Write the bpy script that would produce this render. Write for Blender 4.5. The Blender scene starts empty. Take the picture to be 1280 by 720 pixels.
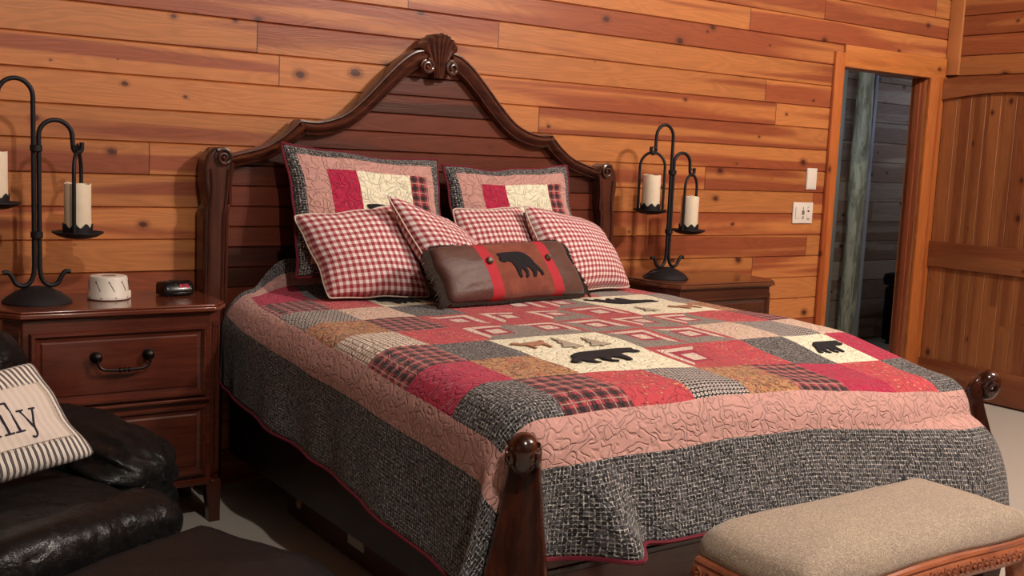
import bpy, bmesh, math, random
from mathutils import Vector, Matrix, noise
random.seed(7)
PI = math.pi
sc = bpy.context.scene
COL = sc.collection

# ---------------------------------------------------------------- helpers
def lin(h):
    h = h.lstrip('#')
    c = [int(h[i:i+2], 16)/255 for i in (0, 2, 4)]
    return tuple(x/12.92 if x <= .04045 else ((x+.055)/1.055)**2.4 for x in c) + (1,)

class NT:
    """tiny node builder"""
    def __init__(s, name):
        s.m = bpy.data.materials.new(name); s.m.use_nodes = True
        s.t = s.m.node_tree; s.n = s.t.nodes; s.l = s.t.links
        s.b = s.n['Principled BSDF']
    def node(s, typ, props=None, **ins):
        n = s.n.new(typ)
        for k, v in (props or {}).items(): setattr(n, k, v)
        for k, v in ins.items():
            key = int(k[1:]) if k[0] == 'i' and k[1:].isdigit() else k.replace('_', ' ')
            s.put(n.inputs[key], v)
        return n
    def put(s, sock, v):
        if isinstance(v, bpy.types.NodeSocket): s.l.new(v, sock)
        elif isinstance(v, bpy.types.Node): s.l.new(v.outputs[0], sock)
        else: sock.default_value = v
    def math(s, op, a, b=0.0, c=0.0, clamp=False):
        n = s.n.new('ShaderNodeMath'); n.operation = op; n.use_clamp = clamp
        s.put(n.inputs[0], a); s.put(n.inputs[1], b); s.put(n.inputs[2], c)
        return n.outputs[0]
    def mix(s, f, a, b, blend='MIX'):
        n = s.n.new('ShaderNodeMix'); n.data_type = 'RGBA'; n.blend_type = blend
        s.put(n.inputs[0], f); s.put(n.inputs[6], a); s.put(n.inputs[7], b)
        return n.outputs[2]
    def step(s, v, a, b, lo=0.0, hi=1.0):
        n = s.n.new('ShaderNodeMapRange'); n.interpolation_type = 'SMOOTHSTEP'
        s.put(n.inputs[0], v); n.inputs[1].default_value = a; n.inputs[2].default_value = b
        n.inputs[3].default_value = lo; n.inputs[4].default_value = hi
        return n.outputs[0]
    def xyz(s, v):
        n = s.node('ShaderNodeSeparateXYZ'); s.put(n.inputs[0], v); return n.outputs
    def vec(s, x, y, z=0.0):
        n = s.node('ShaderNodeCombineXYZ')
        s.put(n.inputs[0], x); s.put(n.inputs[1], y); s.put(n.inputs[2], z); return n.outputs[0]
    def obj(s): return s.node('ShaderNodeTexCoord').outputs['Object']
    def uv(s): return s.node('ShaderNodeTexCoord').outputs['UV']
    def noise(s, v, scale=5, detail=3, rough=.5, dist=0):
        return s.node('ShaderNodeTexNoise', None, Vector=v, Scale=scale, Detail=detail, Roughness=rough, Distortion=dist).outputs[0]
    def white(s, v):
        n = s.n.new('ShaderNodeTexWhiteNoise'); n.noise_dimensions = '3D'; s.put(n.inputs['Vector'], v); return n
    def vor(s, v, scale=5, feature='F1', metric='EUCLIDEAN', rnd=1.0):
        n = s.n.new('ShaderNodeTexVoronoi'); n.feature = feature
        if feature != 'DISTANCE_TO_EDGE': n.distance = metric
        s.put(n.inputs['Vector'], v); n.inputs['Scale'].default_value = scale; n.inputs['Randomness'].default_value = rnd
        return n
    def bump(s, h, dist=.002, strength=1.0, normal=None):
        n = s.node('ShaderNodeBump'); n.inputs['Distance'].default_value = dist; n.inputs['Strength'].default_value = strength
        s.put(n.inputs['Height'], h)
        if normal is not None: s.put(n.inputs['Normal'], normal)
        return n.outputs[0]
    def out(s, color=None, rough=None, normal=None, **kw):
        if color is not None: s.put(s.b.inputs['Base Color'], color)
        if rough is not None: s.put(s.b.inputs['Roughness'], rough)
        if normal is not None: s.put(s.b.inputs['Normal'], normal)
        for k, v in kw.items(): s.put(s.b.inputs[k.replace('_', ' ')], v)
        return s.m

def flat(name, hexcol, rough=.5, metal=0.0, bumpscale=None, bumpdist=.001, var=.12, **kw):
    n = NT(name); o = n.obj()
    nz = n.noise(o, bumpscale or 30, 4, .6)
    c = lin(hexcol)
    dark = tuple(x*(1-var) for x in c[:3])+(1,); lite = tuple(min(1, x*(1+var)) for x in c[:3])+(1,)
    col = n.mix(nz, dark, lite)
    nrm = n.bump(nz, bumpdist) if bumpscale else None
    return n.out(col, rough, nrm, Metallic=metal, **kw)

def pine(name, along, across, pitch, c0, tan, red, seglen=3.1, joints=True, knots=1.0, rough=.42, bright=(.86, 1.12), coat=.15):
    """varnished pine boards: along / across are axis letters of object space"""
    n = NT(name); x = n.xyz(n.obj()); ax = {'x': x[0], 'y': x[1], 'z': x[2]}
    a, c = ax[along], ax[across]
    row = n.math('FLOOR', n.math('DIVIDE', n.math('SUBTRACT', c, c0), pitch))
    r1 = n.white(n.vec(row, 3.1, 7.7)).outputs[0]
    a2 = n.math('ADD', a, n.math('MULTIPLY', r1, 11.0))
    sg = n.math('DIVIDE', a2, seglen); seg = n.math('FLOOR', sg)
    w = n.white(n.vec(row, seg, 1.3)); wc = n.xyz(w.outputs[1]); wv = w.outputs[0]
    ofs = n.math('MULTIPLY', wv, 53.0)
    ao = n.math('ADD', a, ofs)
    co = n.math('ADD', c, n.math('MULTIPLY', wc[1], 17.0))
    # heart / sap bands running along each board
    band = n.noise(n.vec(n.math('MULTIPLY', ao, .38), n.math('MULTIPLY', co, 8.0), ofs), 1.0, 2, .45, .35)
    heart = n.step(n.math('ADD', band, n.math('MULTIPLY', n.math('SUBTRACT', wc[0], .5), .24)), .47, .57)
    # cathedral rings
    ring = n.noise(n.vec(n.math('MULTIPLY', ao, 1.1), n.math('MULTIPLY', co, 10.0), ofs), 1.0, 2, .5, .5)
    rr = n.math('SINE', n.math('MULTIPLY', ring, 75.0))
    fine = n.noise(n.vec(n.math('MULTIPLY', ao, 5.0), n.math('MULTIPLY', co, 260.0), ofs), 1.0, 3, .6)
    base = n.mix(heart, lin(tan), lin(red))
    grain = n.math('ADD', n.math('MULTIPLY', rr, .075), n.math('MULTIPLY', n.math('SUBTRACT', fine, .5), .42))
    tone = n.math('ADD', n.math('ADD', n.math('MULTIPLY', wc[2], bright[1]-bright[0]), bright[0]), grain)
    cv = n.node('ShaderNodeVectorMath', {'operation': 'SCALE'}); n.put(cv.inputs[0], base); n.put(cv.inputs['Scale'], tone)
    col = cv.outputs[0]
    # knots
    v = n.vor(n.vec(n.math('MULTIPLY', ao, 3.9), n.math('MULTIPLY', co, 5.6), 0.0), 1.0); v.voronoi_dimensions = '2D'
    kc = n.xyz(v.outputs['Color'])
    d = n.math('ADD', v.outputs['Distance'], n.math('MULTIPLY', n.math('SUBTRACT', n.noise(n.vec(ao, co, 0), 38, 2), .5), .05))
    rad = n.math('MULTIPLY', n.math('MAXIMUM', n.math('SUBTRACT', kc[0], .58), 0.0), .24*knots)
    kmask = n.math('MULTIPLY', n.math('SUBTRACT', rad, d), 60.0, clamp=True)
    halo = n.math('MULTIPLY', n.math('SUBTRACT', n.math('MULTIPLY', rad, 2.1), d), 12.0, clamp=True)
    col = n.mix(n.math('MULTIPLY', halo, .55), col, tuple(x*.55 for x in lin(red)[:3])+(1,))
    col = n.mix(n.math('MULTIPLY', kmask, .85), col, n.mix(n.math('MULTIPLY', n.math('SUBTRACT', rad, d), 22.0, clamp=True), lin('#6b2c1a'), lin('#2e110c')))
    if joints:
        fr = n.math('FRACT', sg)
        j = n.math('LESS_THAN', fr, .0016)
        col = n.mix(n.math('MULTIPLY', j, .8), col, lin('#2a0f08'))
    h = n.math('ADD', n.math('MULTIPLY', fine, .4), n.math('MULTIPLY', rr, .12))
    nrm = n.bump(h, .0007)
    return n.out(col, rough, nrm, Coat_Weight=coat, Coat_Roughness=.35)

base_of = {}
def tagset(o, label=None, cat=None, group=None, kind=None):
    if label: o['label'] = label
    if cat: o['category'] = cat
    if group: o['group'] = group
    if kind: o['kind'] = kind
    return o

def thing(name, label, cat, loc=(0, 0, 0), rotz=0, group=None):
    o = bpy.data.objects.new(name, None); COL.objects.link(o)
    o.location = loc; o.rotation_euler = (0, 0, rotz); o.empty_display_size = .05
    base_of[o] = Vector(loc) if rotz == 0 else Vector(loc)
    return tagset(o, label, cat, group)

class MB:
    """collects geometry (world coordinates, or local to the parent thing when local=True)"""
    def __init__(s): s.v = []; s.f = []; s.mi = []; s.uv = []
    def add(s, vs, fs, mi=0, uvs=None):
        o = len(s.v); s.v += [Vector(p) for p in vs]
        for k, f in enumerate(fs):
            s.f.append(tuple(i+o for i in f)); s.mi.append(mi if isinstance(mi, int) else mi[k])
        s.uv += (uvs if uvs else [(0, 0)]*len(vs))
        return s
    def box(s, x0, x1, y0, y1, z0, z1, b=0.0):
        bm = bmesh.new(); bmesh.ops.create_cube(bm, size=1)
        for v in bm.verts: v.co = Vector((x0+(v.co.x+.5)*(x1-x0), y0+(v.co.y+.5)*(y1-y0), z0+(v.co.z+.5)*(z1-z0)))
        if b: bmesh.ops.bevel(bm, geom=bm.edges[:], offset=b, segments=2, affect='EDGES', profile=.6)
        return s.bm(bm)
    def bm(s, bm, M=None):
        bm.verts.ensure_lookup_table()
        vs = [(M @ v.co if M else v.co.copy()) for v in bm.verts]
        s.add(vs, [[l.vert.index for l in f.loops] for f in bm.faces]); bm.free(); return s
    def tube(s, pts, r, n=10, caps=True, sx=1.0):
        P = [Vector(p) for p in pts]; R = r if isinstance(r, (list, tuple)) else [r]*len(P)
        T = []
        for i in range(len(P)):
            t = P[min(i+1, len(P)-1)]-P[max(i-1, 0)]; T.append(t.normalized())
        up = Vector((0, 0, 1)) if abs(T[0].z) < .9 else Vector((1, 0, 0))
        nrm = T[0].cross(up).normalized(); vs = []
        for i in range(len(P)):
            nrm = (nrm - T[i]*nrm.dot(T[i])).normalized(); bi = T[i].cross(nrm)
            for k in range(n):
                a = 2*PI*k/n; vs.append(P[i]+nrm*math.cos(a)*R[i]*sx+bi*math.sin(a)*R[i])
        fs = [(i*n+k, i*n+(k+1) % n, (i+1)*n+(k+1) % n, (i+1)*n+k) for i in range(len(P)-1) for k in range(n)]
        if caps: fs += [tuple(range(n-1, -1, -1)), tuple((len(P)-1)*n+k for k in range(n))]
        return s.add(vs, fs)
    def lathe(s, prof, c=(0, 0, 0), n=32, axis='z', fn=None):
        c = Vector(c); vs = []
        for (r, z) in prof:
            for k in range(n):
                a = 2*PI*k/n; zz = z+(fn(a, r, z) if fn else 0)
                p = Vector((r*math.cos(a), r*math.sin(a), zz))
                if axis == 'y': p = Vector((p.x, -p.z, p.y))
                if axis == 'x': p = Vector((p.z, p.x, p.y))
                vs.append(c+p)
        m = len(prof)
        fs = [(i*n+k, i*n+(k+1) % n, (i+1)*n+(k+1) % n, (i+1)*n+k) for i in range(m-1) for k in range(n)]
        fs += [tuple(range(n-1, -1, -1)), tuple((m-1)*n+k for k in range(n))]
        return s.add(vs, fs)
    def sweep(s, path, prof, closed=False, frame=None):
        """path: list of (origin, axisA, axisB); prof: list of (a,b) closed polygon"""
        n = len(prof); vs = []
        for (o, A, B) in path:
            for (a, b) in prof: vs.append(Vector(o)+Vector(A)*a+Vector(B)*b)
        m = len(path)
        fs = [(i*n+k, i*n+(k+1) % n, (i+1)*n+(k+1) % n, (i+1)*n+k) for i in range(m-1) for k in range(n)]
        fs += [tuple(range(n-1, -1, -1)), tuple((m-1)*n+k for k in range(n))]
        return s.add(vs, fs)
    def prism(s, poly, y0, y1, axis='y'):
        """poly in (x,z) extruded along y (or (x,y) along z, or (y,z) along x)"""
        f = {'y': lambda p, t: (p[0], t, p[1]), 'z': lambda p, t: (p[0], p[1], t), 'x': lambda p, t: (t, p[0], p[1])}[axis]
        n = len(poly); vs = [f(p, y0) for p in poly]+[f(p, y1) for p in poly]
        fs = [(k, (k+1) % n, n+(k+1) % n, n+k) for k in range(n)]+[tuple(range(n-1, -1, -1)), tuple(range(n, 2*n))]
        return s.add(vs, fs)
    def merge(s, o, mi=1):
        return s.add(o.v, o.f, mi, o.uv)
    def build(s, name, mat, parent=None, smooth=True, local=False, mods=None, bevel=0, angle=40, recalc=True, **tg):
        me = bpy.data.meshes.new(name)
        if parent is not None: org = Vector((0, 0, 0)) if local else base_of[parent]
        else:
            org = Vector((0, 0, 0))
            if tg.pop('recentre', False):
                org = Vector((sum(v.x for v in s.v)/len(s.v), sum(v.y for v in s.v)/len(s.v), min(v.z for v in s.v)))
        me.from_pydata([v-org for v in s.v], [], s.f)
        mats = mat if isinstance(mat, (list, tuple)) else [mat]
        for m in mats: me.materials.append(m)
        for p, mi in zip(me.polygons, s.mi): p.material_index = mi
        ul = me.uv_layers.new(name='UVMap')
        for lp in me.loops: ul.data[lp.index].uv = s.uv[lp.vertex_index]
        if recalc:
            bm = bmesh.new(); bm.from_mesh(me); bmesh.ops.recalc_face_normals(bm, faces=bm.faces); bm.to_mesh(me); bm.free()
        o = bpy.data.objects.new(name, me); COL.objects.link(o)
        if smooth:
            for p in me.polygons: p.use_smooth = True
            try: me.set_sharp_from_angle(angle=math.radians(angle))
            except Exception: pass
        if parent is not None: o.parent = parent; base_of[o] = org
        else: o.location = org; base_of[o] = org
        if bevel:
            b = o.modifiers.new('Bevel', 'BEVEL'); b.width = bevel; b.segments = 2; b.limit_method = 'ANGLE'
        tagset(o, **tg)
        return o

def struct(mb, name, mat, **k): return mb.build(name, mat, kind='structure', **k)

def dup(root, loc, rotz=None, label=None, group=None):
    r = root.copy(); COL.objects.link(r); r.location = loc
    if rotz is not None: r.rotation_euler = (0, 0, rotz)
    if label: r['label'] = label
    if group: r['group'] = group
    for ch in list(root.children):
        c = ch.copy(); COL.objects.link(c); c.parent = r
        for g in list(ch.children):
            d = g.copy(); COL.objects.link(d); d.parent = c
    return r

def catmull(pts, n=8, closed=False):
    P = [Vector(p) for p in pts]; out = []
    N = len(P)
    rng = range(N) if closed else range(N-1)
    for i in rng:
        if closed: p0, p1, p2, p3 = P[(i-1) % N], P[i], P[(i+1) % N], P[(i+2) % N]
        else: p0, p1, p2, p3 = P[max(i-1, 0)], P[i], P[i+1], P[min(i+2, N-1)]
        for k in range(n):
            t = k/n
            out.append(.5*((2*p1)+(p2-p0)*t+(2*p0-5*p1+4*p2-p3)*t*t+(3*p1-p0-3*p2+p3)*t**3))
    if not closed: out.append(P[-1])
    return out
def ss(a, b, x):
    if a == b: return float(x > a)
    t = max(0, min(1, (x-a)/(b-a))); return t*t*(3-2*t)
def lerp(a, b, t): return a+(b-a)*t
def interp(xs, ys, x):
    if x <= xs[0]: return ys[0]
    for i in range(len(xs)-1):
        if x <= xs[i+1]: return lerp(ys[i], ys[i+1], (x-xs[i])/(xs[i+1]-xs[i]))
    return ys[-1]

# ---------------------------------------------------------------- materials
PITCH, Z0 = .13, 1.1934-.13*9
M = {}
M['wall'] = pine('pine_wall', 'x', 'z', PITCH, Z0, '#b4703e', '#8e482a')
M['wall_side'] = pine('pine_side', 'y', 'z', PITCH, Z0+.02, '#a06236', '#884828')
M['hall'] = pine('pine_hall', 'x', 'z', .17, .02, '#b09a84', '#94765f', coat=0, rough=.6)
M['hall_side'] = pine('pine_hall_side', 'y', 'z', .17, .02, '#a8a592', '#90866c', coat=0, rough=.6)
M['casing_v'] = pine('pine_casing', 'z', 'x', .5, -.1, '#b5642f', '#994a22', seglen=9, joints=False, knots=.8)
M['casing_h'] = pine('pine_casing_head', 'x', 'z', .6, 1.9, '#bd7238', '#a45a2a', seglen=9, joints=False, knots=.8)
M['jamb'] = pine('pine_jamb', 'z', 'y', .11, 0, '#a8623c', '#8c482b', seglen=9, joints=False, knots=.6)
M['door_v'] = pine('pine_door', 'z', 'y', .104, -.96, '#8f5630', '#7c4426', seglen=9, joints=False, bright=(.88, 1.08))
M['door_h'] = pine('pine_door_rail', 'y', 'z', .5, -.2, '#8a5230', '#784024', seglen=9, joints=False, knots=.7)
M['corner'] = pine('pine_corner', 'z', 'x', .5, 0, '#b87443', '#a05c36', seglen=9, joints=False, knots=.6)
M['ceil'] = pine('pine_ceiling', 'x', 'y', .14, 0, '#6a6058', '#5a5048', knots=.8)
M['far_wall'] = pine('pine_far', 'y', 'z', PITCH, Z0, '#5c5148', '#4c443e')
M['headboard'] = pine('dark_planks', 'x', 'z', .085, .015, '#602a18', '#421b10', seglen=30, joints=False, knots=.5, rough=.36, bright=(.7, 1.2))

def darkwood(name, hexa, hexb, along='x', rough=.28, scale=1.0, coat=.3):
    n = NT(name); x = n.xyz(n.obj()); k = {'x': (3, 40, 40), 'y': (40, 3, 40), 'z': (40, 40, 3)}[along]
    v = n.vec(n.math('MULTIPLY', x[0], k[0]*scale), n.math('MULTIPLY', x[1], k[1]*scale), n.math('MULTIPLY', x[2], k[2]*scale))
    a = n.noise(v, 1, 4, .6, .3); b = n.noise(n.obj(), 6, 3)
    col = n.mix(n.step(a, .35, .65), lin(hexa), lin(hexb))
    col = n.mix(n.step(b, .4, .8, 0, .45), col, tuple(q*.45 for q in lin(hexa)[:3])+(1,))
    return n.out(col, rough, n.bump(a, .0006), Coat_Weight=coat, Coat_Roughness=.12)
M['mahog'] = darkwood('dark_carved_wood', '#3a1c14', '#5a2d1e', 'x', .3)
M['mahog_v'] = darkwood('dark_carved_post', '#381b13', '#54291c', 'z', .3)
M['post'] = darkwood('foot_post_wood', '#280e08', '#401b0d', 'z', .18, coat=.3)
M['cherry'] = darkwood('cherry_wood', '#4c2014', '#5e2a1b', 'x', .27)
M['cherry_v'] = darkwood('cherry_wood_v', '#421b11', '#522416', 'z', .3)
M['cherry_top'] = darkwood('cherry_top', '#602d1e', '#703724', 'x', .2, coat=.45)
M['walnut'] = darkwood('walnut_wood', '#3c1f15', '#4c281a', 'x', .3)
M['walnut_top'] = darkwood('walnut_top', '#5a3320', '#6b3d26', 'x', .2, coat=.45)
M['rail'] = darkwood('bed_rail_wood', '#1c0a07', '#280f0a', 'y', .5, coat=.05)
M['footb'] = darkwood('footboard_wood', '#4a1d12', '#5c281a', 'x', .3)
M['bench_wood'] = darkwood('carved_bench_wood', '#8a4a30', '#a5603e', 'x', .4)
M['iron'] = flat('black_iron', '#17151a', .55, .35, 60, .0006)
M['iron2'] = flat('black_iron_pan', '#1b181b', .6, .3, 60, .0006)
M['candle'] = flat('ivory_wax', '#dccbb2', .6, 0, 25, .0015, .10, Subsurface_Weight=.15)
M['white_plastic'] = flat('white_plastic', '#ddd2c6', .45, var=.03)
M['plate_line'] = flat('grey_plate_marks', '#6f665e', .5)
M['black_plastic'] = flat('black_plastic', '#0c0b0d', .25)
M['slot'] = flat('dark_slot', '#1d1410', .7)
M['handle'] = flat('blackened_bronze', '#1f1714', .38, .7, 90, .0004)
M['matblack'] = flat('black_cotton', '#100e10', .9, 0, 200, .001)
M['bearblack'] = flat('black_felt', '#17141a', .95, 0, 300, .001)
M['tanfelt'] = flat('taupe_felt', '#a79a88', .95, 0, 300, .001)
M['rustfelt'] = flat('rust_felt', '#a8765c', .95, 0, 120, .001, .5)
M['redband'] = flat('red_band', '#b32a36', .85, 0, 400, .0008)
M['piping_w'] = flat('white_piping', '#d8c8b8', .9, 0, 300, .001)
M['piping_m'] = flat('maroon_piping', '#6a1526', .9, 0, 300, .001)
M['button'] = flat('pewter_button', '#54483f', .35, .8, 300, .001)
M['fringe'] = flat('brown_fringe', '#2e2019', .9)
M['label'] = flat('paper_label', '#b4aca4', .8)
M['mattress'] = flat('white_ticking', '#cfc6ba', .9, 0, 80, .001)
M['rug'] = flat('dark_rug', '#4b463f', 1, 0, 90, .003, .3)
M['ink'] = flat('black_ink', '#2a2534', .9)
n = NT('red_digits'); M['led'] = n.out(lin('#3a0508'), .4, None, Emission_Color=lin('#ff1c48'), Emission_Strength=.9)

# carpet
n = NT('beige_carpet'); o = n.obj()
a = n.noise(o, 260, 3, .7); b = n.noise(o, 5, 3)
M['carpet'] = n.out(n.mix(a, lin('#9f968b'), lin('#d0c7bb')), .95, n.bump(n.math('ADD', a, n.math('MULTIPLY', b, .6)), .004))

# leather
n = NT('black_leather'); o = n.obj()
v = n.vor(o, 260, 'DISTANCE_TO_EDGE').outputs[0]; w = n.noise(o, 11, 3, .5, 2.2); w2 = n.noise(o, 5, 2, .5, 1.2)
h = n.math('ADD', n.math('MULTIPLY', n.step(v, 0, .12), .05), n.math('ADD', n.math('MULTIPLY', w, .35), w2))
M['leather'] = n.out(n.mix(w, lin('#040405'), lin('#0a0a0b')), n.step(w, .2, .8, .26, .40), n.bump(h, .016), Specular_IOR_Level=.30)
n = NT('black_leather_footrest'); o = n.obj(); w = n.noise(o, 10, 4, .55, .8)
M['leather2'] = n.out(n.mix(w, lin('#0b0a0b'), lin('#121012')), .5, n.bump(w, .004), Specular_IOR_Level=.3)

# bench upholstery
n = NT('beige_tapestry'); o = n.obj()
a = n.vor(o, 420).outputs['Color']; b = n.noise(o, 7, 3, .6); c = n.noise(o, 240, 2)
col = n.mix(n.step(b, .2, .8), lin('#a89686'), lin('#b5a18a'))
col = n.mix(n.math('MULTIPLY', n.step(n.xyz(a)[0], .2, .9), .6), col, lin('#74624f'))
col = n.mix(n.step(n.xyz(a)[1], .72, .95, 0, .6), col, lin('#d8c6ac'))
M['tapestry'] = n.out(col, .95, n.bump(n.math('ADD', n.xyz(a)[1], c), .0015), Sheen_Weight=.25)

# --- quilt fabrics (all on the quilt's own cloth coordinates in metres)
def cloth(name, fn, rough=.92, puff=.0036, cell=24, quilted=True, seam=.0):
    n = NT(name); uv = n.uv(); x = n.xyz(uv)
    col, extra = fn(n, x[0], x[1], uv)
    q = 0.0
    if quilted:
        # jigsaw-like machine quilting: a wobbling grid with gaps
        wob = n.xyz(n.node('ShaderNodeTexNoise', None, Vector=uv, Scale=float(cell), Detail=0.0).outputs[1])
        gap = n.noise(uv, cell*.8, 0, 0)
        def line(t, w_, m):
            f = n.math('ABSOLUTE', n.math('SUBTRACT', n.math('FRACT', n.math('ADD', n.math('MULTIPLY', t, 25.0), n.math('MULTIPLY', w_, 3.2))), .5))
            return n.math('MAXIMUM', n.step(f, 0, .20), m)
        q = n.math('MINIMUM', line(x[0], wob[0], n.step(gap, .62, .66)), line(x[1], wob[1], n.step(gap, .38, .34)))
    wr = n.noise(uv, 70, 3, .6)
    h = n.math('ADD', q, n.math('MULTIPLY', wr, .55))
    if extra is not None: h = n.math('ADD', h, n.math('MULTIPLY', extra, .22))
    return n.out(col, rough, n.bump(h, puff), Sheen_Weight=.15)

def f_weave(n, u, v, uv):
    # loose basket print: dark ground, warm light flecks
    s = 92.0
    fu, fv = n.math('FRACT', n.math('MULTIPLY', u, s)), n.math('FRACT', n.math('MULTIPLY', v, s))
    cell = n.white(n.vec(n.math('FLOOR', n.math('MULTIPLY', u, s)), n.math('FLOOR', n.math('MULTIPLY', v, s)), 0)).outputs[0]
    frame = n.math('MAXIMUM', n.math('ABSOLUTE', n.math('SUBTRACT', fu, .5)), n.math('ABSOLUTE', n.math('SUBTRACT', fv, .5)))
    nz = n.noise(uv, 120, 3, .7)
    fr = n.step(n.math('ADD', frame, n.math('MULTIPLY', n.math('SUBTRACT', nz, .5), .5)), .36, .50)
    inner = n.mix(n.step(cell, .25, .9), lin('#0d0c10'), lin('#4a474c'))
    line = n.mix(n.step(nz, .42, .60), lin('#4a474b'), lin('#c2bbb2'))
    return n.mix(fr, inner, line), nz
def f_pink(n, u, v, uv):
    nz = n.noise(uv, 120, 3); return n.mix(nz, lin('#bd8a80'), lin('#cc9c92')), nz
def f_maroon(n, u, v, uv):
    nz = n.noise(uv, 18, 2, .5, 2.5)
    ln = n.step(n.math('ABSOLUTE', n.math('SUBTRACT', nz, .5)), .004, .012, .35, 0)
    return n.mix(ln, n.mix(n.noise(uv, 200, 2), lin('#a50d36'), lin('#b81846')), lin('#c87890')), None
def f_plaid(n, u, v, uv):
    def bands(t):
        f = n.math('FRACT', n.math('MULTIPLY', t, 22.0))
        dark = n.step(n.math('ABSOLUTE', n.math('SUBTRACT', f, .5)), .18, .24, 1, 0)
        fine = n.step(n.math('ABSOLUTE', n.math('SUBTRACT', f, .05)), .035, .06, 1, 0)
        return dark, fine
    d1, l1 = bands(u); d2, l2 = bands(v)
    c = n.mix(n.math('ADD', n.math('MULTIPLY', n.math('MAXIMUM', d1, d2), .74), n.math('MULTIPLY', n.math('MINIMUM', d1, d2), .24)), lin('#ae3c46'), lin('#141118'))
    c = n.mix(n.math('MULTIPLY', n.math('MAXIMUM', l1, l2), .7), c, lin('#b09a8a'))
    return c, None
def f_floral(n, u, v, uv):
    vo = n.vor(uv, 65); k = n.xyz(vo.outputs['Color'])
    m = n.math('MULTIPLY', n.math('LESS_THAN', vo.outputs['Distance'], .32), n.math('GREATER_THAN', k[0], .35))
    dot = n.mix(n.math('GREATER_THAN', k[1], .55), lin('#7a2430'), lin('#cfa06a'))
    return n.mix(n.math('MULTIPLY', m, .8), n.mix(n.noise(uv, 90, 2), lin('#b43540'), lin('#c6454e')), dot), None
def f_paisley(n, u, v, uv):
    a = n.noise(uv, 38, 3, .6, 2.0); b = n.noise(uv, 16, 2, .5, 1.5)
    c = n.mix(n.step(a, .42, .58), lin('#7a4a30'), lin('#bd8450'))
    c = n.mix(n.step(b, .54, .66, 0, .7), c, lin('#ac3f36'))
    return n.mix(n.step(n.math('ABSOLUTE', n.math('SUBTRACT', a, .5)), .01, .03, .5, 0), c, lin('#dcc39c')), None
def f_dots(n, u, v, uv):
    s = 62.0; row = n.math('FLOOR', n.math('MULTIPLY', v, s))
    uu = n.math('ADD', n.math('MULTIPLY', u, s), n.math('MULTIPLY', n.math('MODULO', row, 2.0), .5))
    fu, fv = n.math('SUBTRACT', n.math('FRACT', uu), .5), n.math('SUBTRACT', n.math('FRACT', n.math('MULTIPLY', v, s)), .5)
    r = n.math('SQRT', n.math('ADD', n.math('MULTIPLY', fu, fu), n.math('MULTIPLY', fv, fv)))
    ringm = n.step(n.math('ABSOLUTE', n.math('SUBTRACT', r, .27)), .10, .16, 1, 0)
    return n.mix(ringm, lin('#121014'), lin('#cabdb4')), None
def f_cream(n, u, v, uv):
    a = n.noise(uv, 60, 3, .6)
    return n.mix(n.step(a, .52, .62, 0, .5), lin('#eee8cc'), lin('#cfc49c')), a
def f_grid(n, u, v, uv):
    g = []
    for t in (u, v):
        f = n.math('FRACT', n.math('MULTIPLY', t, 52)); g.append(n.math('GREATER_THAN', f, .72))
    return n.mix(n.math('MULTIPLY', n.math('MAXIMUM', g[0], g[1]), .75), lin('#ead9c4'), lin('#5a3834')), None
def f_calico(n, u, v, uv):
    vo = n.vor(uv, 80); m = n.math('LESS_THAN', vo.outputs['Distance'], .3)
    return n.mix(n.math('MULTIPLY', m, .6), lin('#d9bca6'), lin('#a4605c')), None
def f_log(n, u, v, uv):
    cu = n.math('DIVIDE', n.math('SUBTRACT', u, 1.735), .235); cv = n.math('DIVIDE', n.math('ADD', v, 1.975), .265)
    fu, fv = n.math('SUBTRACT', n.math('FRACT', cu), .5), n.math('SUBTRACT', n.math('FRACT', cv), .5)
    wn = n.xyz(n.white(n.vec(n.math('FLOOR', cu), n.math('FLOOR', cv), 5.0)).outputs[1])
    fu = n.math('MULTIPLY', fu, n.math('SUBTRACT', n.math('MULTIPLY', n.math('GREATER_THAN', wn[0], .5), 2.0), 1.0))
    r = n.math('MAXIMUM', n.math('ABSOLUTE', fu), n.math('ABSOLUTE', fv))
    half = n.math('GREATER_THAN', n.math('ADD', fu, fv), 0.0)
    weave = n.mix(n.noise(uv, 160, 3, .7), lin('#2b2829'), lin('#b1a598'))
    red = lin('#b23f45'); mar = lin('#a01f3c'); crm = lin('#ddc5b4')
    gt = lambda x: n.math('GREATER_THAN', r, x)
    A = n.mix(gt(.13), crm, mar); A = n.mix(gt(.25), A, crm); A = n.mix(gt(.37), A, red)
    oth = n.mix(n.math('GREATER_THAN', wn[1], .65), weave, red)
    B = n.mix(gt(.13), crm, mar); B = n.mix(gt(.21), B, oth)
    return n.mix(half, B, A), None
QM = {k: cloth('quilt_'+nm, fn) for k, nm, fn in (
    ('W', 'grey_basket', f_weave), ('p', 'dusty_pink', f_pink), ('M', 'maroon', f_maroon), ('P', 'plaid', f_plaid),
    ('F', 'red_floral', f_floral), ('Y', 'paisley', f_paisley), ('D', 'black_dots', f_dots), ('C', 'cream', f_cream),
    ('G', 'cream_grid', f_grid), ('K', 'calico', f_calico), ('L', 'log_cabin', f_log))}
QK = list(QM)

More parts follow.
